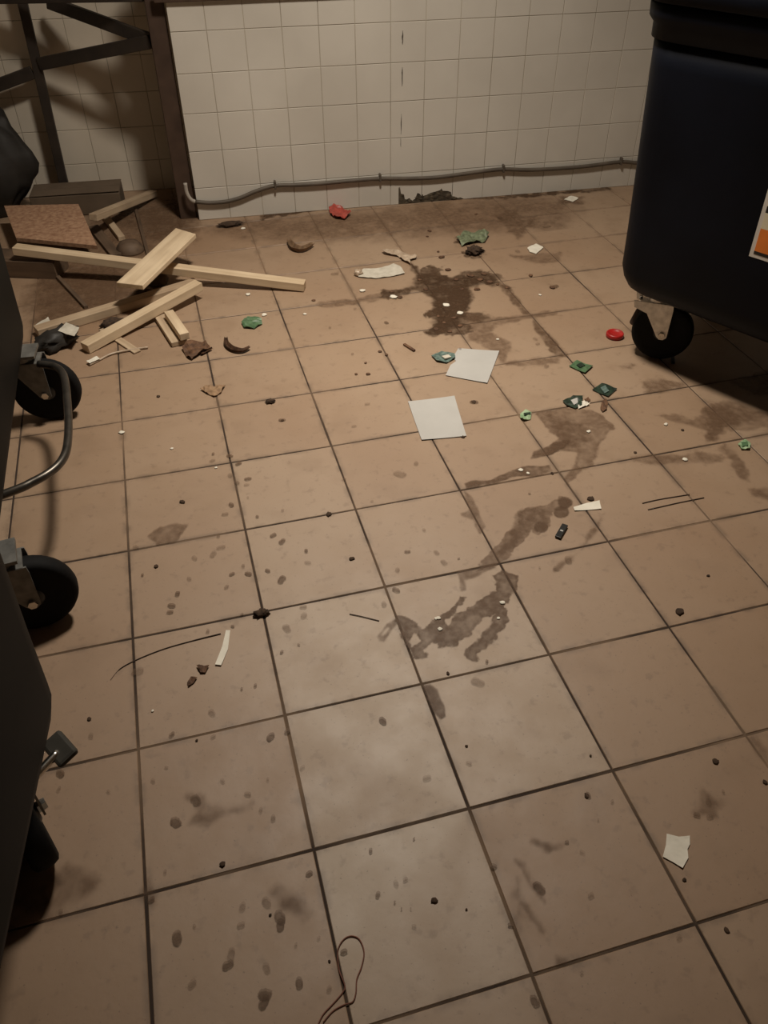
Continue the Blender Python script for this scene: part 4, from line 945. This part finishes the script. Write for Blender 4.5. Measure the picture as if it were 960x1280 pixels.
# threads, fibres, scratches
o = link('thread', tube_mesh('thread', spline([at(x, y, 0.0018) for x, y in ((397, 1282), (404, 1268), (416, 1255), (428, 1241), (431, 1232), (424, 1213), (422, 1190), (428, 1176), (438, 1170), (449, 1174), (455, 1190), (452, 1208), (446, 1224), (445, 1240), (441, 1252), (430, 1256), (416, 1264), (404, 1278))], 5), 0.0011, 6), M['thread'])
tag(o, 'loop of thin reddish thread across a dark floor joint', 'thread')
o = link('fibre', tube_mesh('fibre', spline([at(x, y, 0.0015) for x, y in ((138, 850), (150, 836), (172, 824), (205, 811), (240, 801), (276, 792))], 5), [0.0004] * 5 + [0.0011] * 16 + [0.0014] * 5, 6), M['hair'])
tag(o, 'long thin dark fibre curving up to the cream strip', 'fibre')
o = link('twig', tube_mesh('twig', spline([at(437, 767.5, .0016), at(452, 770.5, .0018), at(474, 776, .0016)], 4), 0.0011, 6), M['hair']); tag(o, 'hair-thin twig left of the dark smear', 'twig')
for k, pts in enumerate((((803, 629), (820, 625), (840, 621.5), (862, 618)), ((810, 637), (830, 632.5), (850, 628), (880, 622)))):
    o = link('twig', tube_mesh('twig', spline([at(x, y, 0.0016) for x, y in pts], 4), 0.0013, 6), M['hair'])
    tag(o, 'thin dark straight twig lying across a tile near the stains', 'twig', 'pair of straight twigs')

# crumbs
def crumb_mesh(k, mat):
    bm = bmesh.new(); bmesh.ops.create_icosphere(bm, subdivisions=2, radius=1)
    for v in bm.verts:
        d = v.co.normalized(); v.co = d * (1 + 0.5 * mnoise.noise(d * 1.9 + Vector((k * 3.1, 0, 0)))); v.co.z = max(0, v.co.z * 0.55 + 0.35)
    me = to_mesh(bm, 'crumb', True); me.materials.append(mat); return me
dk = [crumb_mesh(k, M['dirt']) for k in range(3)]; wt = [crumb_mesh(k + 5, M['paper_b']) for k in range(3)]; br = [crumb_mesh(k + 9, M['bark']) for k in range(3)]
def crumb(px, py, r, kind, label, group, sx=1.0, rot=0):
    p = at(px, py); rm = (at(px + r, py) - p).length
    o = link('crumb', {'d': dk, 'w': wt, 'b': br}[kind][rnd.randrange(3)]); o.location = (p.x, p.y, 0.0011)
    o.scale = (rm * sx, rm * rnd.uniform(0.7, 1.3), rm * 0.55); o.rotation_euler = (0, 0, rot or rnd.uniform(0, 6))
    return tag(o, label, 'crumb', group)
for x, y, r in ((411, 643.5, 3.6), (228, 628, 3), (195.5, 708.5, 3), (440, 699, 3), (112, 899, 2.6), (278, 1081, 4), (543, 1126, 3.6), (849.5, 765, 5), (894, 952, 4), (855, 1100, 2.4), (908, 1163, 3), (738, 945, 1.8), (733, 995, 3), (412, 1202, 2), (338, 1144, 1.8), (583, 883 + 50, 1.8), (960 - 4, 978, 3), (198, 496, 2.4), (353, 526, 2.4), (246, 926, 2), (560, 842, 2), (579, 546.5, 3), (592, 503, 3), (794, 566, 2), (853, 538, 2.2), (738, 624, 4), (690, 592, 2.4), (583, 1137, 1.6), (885, 720, 1.8)):
    crumb(x, y, r, 'd', 'tiny dark crumb of dirt lying on a pale floor tile', 'dark crumbs scattered on the tiles')
for x, y, r in ((537, 289, 4), (534, 296, 3), (552, 322, 5), (560, 338, 6), (570, 350, 5), (577, 362, 4), (588, 345, 6), (600, 350, 6), (612, 353, 6), (605, 343, 5), (596, 362, 5), (622, 356, 4), (575, 408, 5), (562, 415, 5), (545, 412, 5), (555, 404, 4), (548, 396, 4), (568, 398, 5), (490, 365, 5), (500, 372, 5), (525, 350, 4), (532, 362, 4), (595, 268, 3), (548, 315, 3), (663, 345, 5), (690, 360, 6), (634, 360, 4), (457, 454, 3), (460, 468, 4), (445, 468, 3), (475, 440, 4), (483, 444, 4), (392, 376, 4)):
    crumb(x, y, r * 0.62, 'b', 'small brown lump of dirt around the muddy patch', 'brown lumps at the muddy patch')
for x, y, r in ((310, 368.5, 3), (330.5, 394, 3.2), (152, 541, 3), (575, 392, 4), (558, 382, 4), (453, 364, 4), (492, 372, 5), (304, 286, 2.6), (735.5, 540, 3), (651, 588, 3), (660, 592, 2.4), (548, 773, 3), (550, 787, 3), (628, 754, 3.6), (545, 773.5, 2), (623, 773, 2), (215, 561, 1.8), (270, 585, 1.8), (675, 369, 2), (832, 531, 3), (856, 575, 3.4), (191, 889, 1.8), (622, 424.5, 2), (381, 393, 2)):
    crumb(x, y, r, 'w', 'tiny white crumb lying on the dirty floor', 'white crumbs scattered on the tiles')
